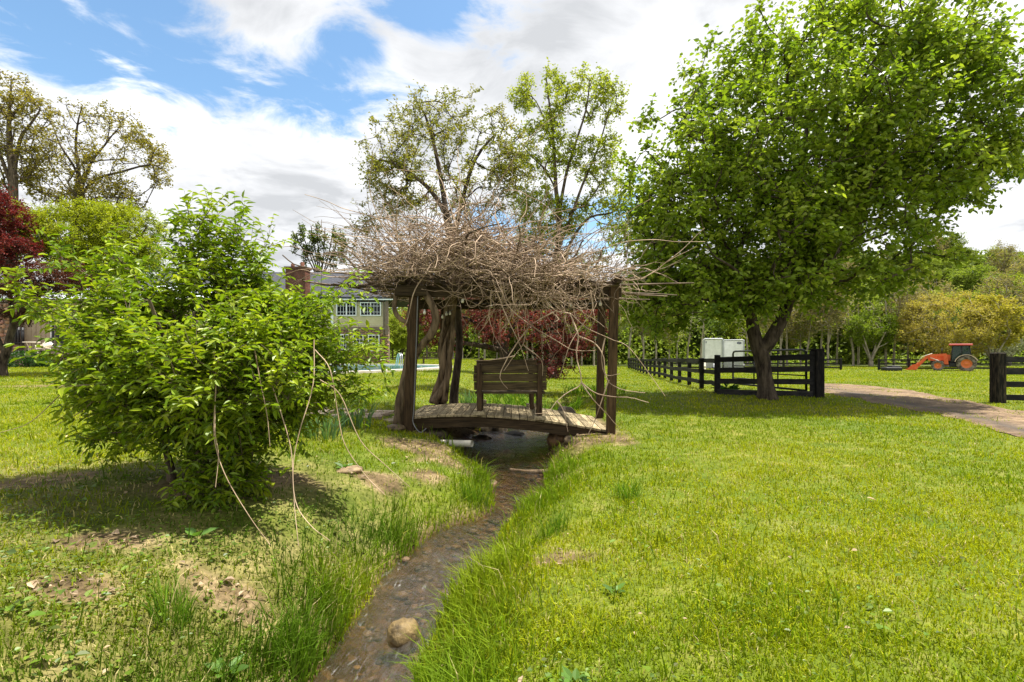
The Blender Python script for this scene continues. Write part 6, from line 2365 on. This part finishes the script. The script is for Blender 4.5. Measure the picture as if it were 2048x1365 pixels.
def build_small_plants():
    rng = np.random.default_rng(71)
    gcol = ((.07, .155, .012), (.15, .245, .018))
    for (px, py, d, n, r, hh, w, lean, lab) in (
            (952, 1010, 5.75, 150, .15, .30, .006, .35, 'tall thick grass tuft on the left bank at the stream bend'),
            (340, 1265, 2.75, 110, .10, .24, .0055, .5, 'upright grass tuft among dry leaves in the left foreground'),
            (1255, 1005, 5.0, 90, .12, .26, .007, .5, 'pale green grass tuft on the right bank above the bend'),
            (1105, 1075, 4.2, 80, .12, .24, .006, .5, 'grass tuft at the water edge on the right bank'),
            (690, 1340, 2.5, 170, .16, .27, .006, .6, 'large drooping grass tuft at the left water edge in the foreground')):
        p = at(px, py, d)
        p[2] = hz(p[0], p[1])
        mb = MB()
        blade_clump(mb, rng, p, n, r, hh, w, lean, gcol)
        o = mb.build('grass_tuft', M['grass'])
        tag(o, lab, 'grass tuft', 'grass tufts along the stream')
    icol = ((.075, .15, .055), (.14, .23, .10))
    for (px, py, d, n, r, hh, lab) in ((935, 795, 13.0, 60, .22, .5, 'blue green iris clump behind the left end of the bridge'), (712, 838, 8.3, 60, .25, .5, 'blue green iris clump beside the stone path'), (640, 840, 7.2, 70, .35, .45, 'drooping strap leaved clump behind the large shrub')):
        p = at(px, py, d)
        p[2] = hz(p[0], p[1])
        mb = MB()
        blade_clump(mb, rng, p, n, r, hh, .024, .45, icol)
        tag(mb.build('iris_clump', M['grass']), lab, 'plant', 'strap leaved clumps')
    # ferns and greenery upstream; middle patch added to block reflected light under the bridge
    for (px, py, d, n, r, hh, lab) in ((1085, 800, 13.2, 420, 1.0, .50, 'fresh green ferny growth upstream to the right of the bench'), (1015, 806, 12.35, 330, .8, .50, 'green growth added right behind the footbridge to darken the water reflection'), (1190, 775, 17.0, 220, 1.0, .4, 'green streamside growth behind the right rear post')):
        p = at(px, py, d)
        p[2] = hz(p[0], p[1])
        mb = MB()
        blade_clump(mb, rng, p, n, r, hh, .03, .7, gcol)
        tag(mb.build('fern_patch', M['grass']), lab, 'ferns', 'streamside greenery')
    # broad leaved weeds
    for (px, py, n, L, lab) in ((1010 * .39, 1090, 3, .13, 'dock weed with two broad upright leaves below the large shrub'), (450, 1225, 6, .10, 'broad ragged leaved weed beside dry leaves in the left foreground'), (1150, 1320, 8, .07, 'low leafy weed in the right foreground grass'),
                                (1230, 1150, 7, .06, 'small leafy weed on the right bank'), (690, 945, 8, .11, 'broad leaved weed beside the half sunk stone')):
        d = 1.35 * 1024 / (py - 700)
        p = at(px, py, d)
        p[2] = hz(p[0], p[1])
        a = np.arange(n) * 2.4 + rng.uniform(0, 1)
        D = np.stack([np.cos(a), np.sin(a), rng.uniform(.4, 1.2, n)], -1)
        mb = MB()
        P = np.repeat(p[None], n, 0) + D * .02
        mb.leaves(P, D, np.stack([-np.cos(a) * .5, -np.sin(a) * .5 - .3, np.ones(n)], -1), L * rng.uniform(.7, 1.2, n), L * .55, np.array([.10, .20, .03]) * rng.uniform(.8, 1.3, n)[:, None], True, .12, .25)
        o = mb.build('broadleaf_weed', M['leaf_bush'])
        tag(o, lab, 'weed', 'broad leaved weeds')
    # hosta behind the fence panel
    p = at(1455, 778, 17.2)
    p[2] = hz(p[0], p[1])
    n = 130
    a = rng.uniform(0, 2 * np.pi, n)
    D = np.stack([np.cos(a), np.sin(a), rng.uniform(.1, 1.4, n)], -1)
    mb = MB()
    mb.leaves(p + D * rng.uniform(.05, .35, n)[:, None] * np.array([1, 1, .8]), D, np.stack([-np.cos(a) * .4, -np.sin(a) * .4, np.ones(n)], -1), rng.uniform(.14, .26, n), .11, np.array([.04, .10, .015]) * rng.uniform(.7, 1.4, n)[:, None], True, .15, .35)
    tag(mb.build('hosta_plant', M['leaf_bush']), 'dark leafy hosta mound behind the lower rails of the fence panel', 'plant')
    # shrub under the terrace wall
    p = at(48, 742, 35.5)
    p[2] = hz(p[0], p[1])
    n = 1500
    q = in_ellipsoids(rng, [(p + (0, 0, .5), (1.4, .9, .6)), (p + (.9, 0, .35), (.8, .7, .4))], n, .6)
    D = unit(q - p - (0, 0, .2)) + rng.normal(0, .4, (n, 3))
    mb = MB()
    mb.leaves(q, D, rng.normal(0, .5, (n, 3)) + np.array([0, 0, 1]), rng.uniform(.12, .22, n), .09, np.array([.025, .07, .012]) * rng.uniform(.6, 1.5, n)[:, None])
    t = thing('low_shrub', 'low dark evergreen shrub below the terrace wall', 'shrub', p)
    mb.build('foliage', M['leaf'], t)
    mb = MB()
    for k in range(8):
        g = k / 8 * 6.28
        mb.tube([p, p + (.7 * math.cos(g), .5 * math.sin(g), .6)], [.03, .01], 5)
    mb.build('stems', M['bark_dark'], t)


# ------------------------------------------------------------------ the wood beyond the field
def build_wood():
    rng = np.random.default_rng(81)

    def proto(name, label, hh, blobs, n, cols, bark, seed, L=.36, per=9, tw=3, tl=.9, lean=0, group='', tr=.16, extra_limbs=True, gap=.36, twr=.018):
        r = np.random.default_rng(seed)
        trunk = [(0, 0, -.4), (.05, 0, hh * .2), (lean * .4, .1, hh * .45), (lean * .8, 0, hh * .7), (lean, 0, hh * .92)]
        att = in_ellipsoids(r, blobs, n, .3)
        g = fbm(att[:, 0] * .45 + seed, att[:, 2] * .45 + att[:, 1] * .3, seed, 2)
        att = att[g > gap]
        pos, par, fix, nf = grow(att, [(trunk, [tr, tr * .85, tr * .65, tr * .45, tr * .15])], .4)
        root = thing(name, label, 'tree', (0, 0, 0), group)
        W = MB()
        limbs(W, pos, par, fix, nf, .022, .42, 6, .0, rmax=tr * .6)
        F = foliage(r, pos, par, nf, twigs=tw, tl=tl, per=per, L=L, W=L * .72, cols=cols, up=.3, droop=.2, jit=.2, flat=.3, mbw=W, twr=twr)
        W.build('trunk', M[bark], root)
        F.build('crown', M['leaf_far'], root)
        return root

    lime = ((.19, .245, .022), (.27, .33, .03), (.36, .38, .06))
    mid = ((.125, .18, .022), (.19, .25, .03), (.26, .31, .05))
    dark = ((.07, .12, .02), (.11, .165, .028), (.165, .215, .04))
    tan = ((.19, .17, .06), (.25, .22, .08), (.31, .26, .10))
    kinds = [
        proto('woodland_tree', 'pale bare trunked tree with thin lime spring leaves at the field edge', 10, [((0, 0, 7.5), (2.2, 2.2, 3.0)), ((.8, 0, 5), (1.6, 1.6, 1.6))], 90, lime, 'bark_pale', 201, group='pale trunked trees along the field edge', gap=.44, tw=2, per=6, L=.30),
        proto('woodland_tree', 'leaning pale trunked tree with thin green leaves at the field edge', 12, [((1.0, 0, 9.5), (2.4, 2.4, 2.8)), ((.2, 0, 6), (1.5, 1.5, 2.0))], 90, mid, 'bark_pale', 202, lean=1.0, group='leaning pale trees along the field edge', gap=.44, tw=2, per=6, L=.30),
        proto('woodland_tree', 'rounded fresh green tree in the wood beyond the field', 11, [((0, 0, 6.5), (3.4, 3.2, 4.2)), ((1.2, 0, 4.2), (2.4, 2.2, 2.0)), ((-1.4, .3, 5.0), (2.2, 2.2, 2.4))], 230, lime, 'bark', 203, group='fresh green trees in the wood', per=11, tw=4, tr=.22),
        proto('woodland_tree', 'mid green spreading tree in the wood beyond the field', 13, [((0, 0, 8.0), (3.6, 3.4, 4.6)), ((-1.5, 0, 5.2), (2.6, 2.4, 2.4)), ((1.6, .4, 10), (2.2, 2.2, 2.4))], 250, mid, 'bark', 204, group='mid green trees in the wood', per=11, tw=4, tr=.25),
        proto('woodland_tree', 'dark green dense tree in the wood beyond the field', 9, [((0, 0, 4.8), (3.0, 3.0, 4.2)), ((.8, 0, 2.6), (2.6, 2.4, 2.0))], 230, dark, 'bark_dark', 205, group='dark green trees in the wood', per=12, tw=4, tr=.2),
        proto('woodland_tree', 'thin tan budding tree in the wood beyond the field', 13, [((0, 0, 9.0), (2.8, 2.6, 4.0)), ((.9, 0, 6), (2.2, 2.0, 2.2))], 170, tan, 'bark_pale', 206, group='tan budding trees in the wood', gap=.42, tw=3, per=7, L=.28),
    ]
    used = set()

    def place(k, x, y, s, rz, label=None, group=None, sx=1.0):
        o = kinds[k]
        if k in used:
            o = copy_tree(o)
        used.add(k)
        o.location = (x, y, hz(x, y) - .1)
        o.rotation_euler = (0, 0, rz)
        o.scale = (s * sx, s * sx, s)
        if label:
            o['label'] = label
        if group:
            o['group'] = group
        return o

    # first row: thin pale trunks at the field edge
    for px in np.concatenate([np.arange(830, 1420, 24.0), np.arange(1500, 1740, 20.0), np.arange(1765, 1830, 28.0), np.arange(2020, 2150, 40.0)]):
        y = rng.uniform(67, 74)
        k = rng.choice([0, 0, 1, 1, 5])
        place(k, (px + rng.uniform(-9, 9) - CX) / FPX * y, y, rng.uniform(.72, 1.08), rng.uniform(0, 6.28))
    # behind them, denser
    for px in np.arange(660, 2200, 26.0):
        y = rng.uniform(76, 86)
        k = rng.choice([2, 3, 4, 4, 4, 5], p=[.2, .25, .2, .15, .1, .1])
        s = rng.uniform(.7, 1.0) * (.62 if px < 900 else 1.0)
        place(k, (px + rng.uniform(-10, 10) - CX) / FPX * y, y, s, rng.uniform(0, 6.28))
    # up the hillside
    for yy, lo, hi, st in ((94, 780, 2250, 36), (106, 820, 2250, 40), (122, 900, 2250, 40), (142, 1000, 2250, 42), (166, 1100, 2250, 40)):
        for px in np.arange(lo, hi, st):
            y = yy + rng.uniform(-6, 6)
            k = rng.choice([2, 3, 4, 5], p=[.32, .34, .14, .2])
            place(k, (px + rng.uniform(-14, 14) - CX) / FPX * y, y, rng.uniform(.85, 1.3) * (.6 if px < 1050 else 1.0), rng.uniform(0, 6.28))
    # light greenery left of the maple, beyond the pool
    for px, y, s in ((786, 62, .52), (805, 66, .55), (835, 70, .5), (760, 70, .5)):
        place(2, (px - CX) / FPX * y, y, s, rng.uniform(0, 6.28), 'soft light green tree standing beyond the pool and the folded parasol', 'light green trees beyond the pool')

    # two singled out trees behind the tractor
    def solo(name, label, px, py, d, blobs, n, cols, seed, bark='bark_pale', L=.24, tw=5, per=10, gap=.33, trunks=4):
        base = at(px, py, d)
        base[2] = hz(base[0], base[1])
        r = np.random.default_rng(seed)
        paths = [([base + (0, 0, -.2), base + (0, 0, .7)], [.3, .26])]
        for k in range(trunks):
            a = k / trunks * 6.28 + .4
            paths.append(([base + (0, 0, .7), base + (.8 * math.cos(a), .8 * math.sin(a), 2.4), base + (1.7 * math.cos(a), 1.7 * math.sin(a), 4.2)], [.16, .11, .06]))
        args = dict(twigs=tw, tl=.6, per=per, L=L, W=L * .7, cols=cols, up=.35, droop=.15, twr=.012, jit=.12, flat=.3)
        tree(name, label, 'tree', base, paths, [(base + np.array(c), r_) for c, r_ in blobs], n, seed, args, bark, .016, .42, .35, .55, leafmat='leaf_far', gap=gap, gscale=.5, rmax=.12)
    solo('budding_tree', 'broad domed orange bronze budding tree behind the tractor', 1893, 727, 63, [((0, 0, 5.2), (5.3, 4.3, 3.9)), ((-2.3, 0, 3.4), (3.2, 3.0, 2.2)), ((2.3, 0, 3.6), (3.2, 3.0, 2.4))], 560, ((.31, .275, .05), (.41, .35, .07), (.50, .40, .11)), 301, L=.20)
    solo('yellow_tree', 'yellow flowered tree beside the domed bronze tree', 1985, 727, 62, [((0, 0, 6.6), (2.6, 2.4, 2.2)), ((.6, 0, 4.2), (2.4, 2.2, 1.8)), ((-1.2, 0, 7.2), (1.5, 1.5, 1.2))], 230, ((.28, .27, .03), (.38, .34, .04), (.46, .38, .10)), 303, L=.26)
    solo('dogwood_tree', 'white flowering tree low at the wood edge near the right fence', 2018, 728, 70, [((0, 0, 2.6), (2.4, 2.0, .7)), ((-1, 0, 1.7), (1.8, 1.6, .5))], 90, ((.30, .34, .18), (.50, .50, .38), (.7, .7, .6)), 305, L=.22, gap=.42)
    solo('young_tree', 'small lime green round tree at the field edge under the big crown', 1742, 727, 66, [((0, 0, 4.9), (2.7, 2.4, 2.1)), ((.4, 0, 3.2), (1.8, 1.6, 1.2))], 200, ((.12, .19, .012), (.18, .25, .016), (.25, .30, .03)), 307, L=.24)

    # undergrowth as one mass
    N = 26000
    px = rng.uniform(640, 2250, N)
    y = rng.uniform(73, 92, N)
    x = (px - CX) / FPX * y
    g = fbm(x * .25, y * .25, 11, 3)
    z = h(x, y) + rng.random(N) ** 1.3 * (1.0 + 4.2 * sstep(.35, .65, g))
    D = rng.normal(0, 1, (N, 3))
    c = np.array([.16, .215, .03]) * rng.uniform(.5, 1.9, N)[:, None] + np.array([.05, .03, .0]) * (rng.random(N) ** 3)[:, None]
    mb = MB()
    mb.leaves(np.stack([x, y, z], -1), D, rng.normal(0, .6, (N, 3)) + np.array([0, 0, 1]), rng.uniform(.4, .8, N), .38, c)
    tag(mb.build('undergrowth', M['leaf_far']), 'green brushy undergrowth along the edge of the wood', 'undergrowth', kind='stuff')
    # far wooded ridge
    N = 42000
    px = rng.uniform(560, 2400, N)
    y = rng.uniform(150, 240, N)
    x = (px - CX) / FPX * y
    z = h(x, y) + rng.random(N) * 9 * sstep(0, .3, fbm(x * .06, y * .06, 13))
    D = rng.normal(0, 1, (N, 3))
    c = np.array([.13, .18, .03]) * rng.uniform(.5, 1.6, N)[:, None] + np.array([.06, .03, 0]) * (rng.random(N) ** 2)[:, None]
    mb = MB()
    mb.leaves(np.stack([x, y, z], -1), D, rng.normal(0, .6, (N, 3)) + np.array([0, 0, 1]), rng.uniform(1.0, 1.9, N), 1.0, c)
    tag(mb.build('distant_wood', M['leaf_far']), 'green treetops covering the hillside behind the field', 'woods', kind='stuff')


build_pear()
build_left_trees()
build_cherry()
build_maple()
build_wood()
build_shrub()
build_small_plants()
build_grass()
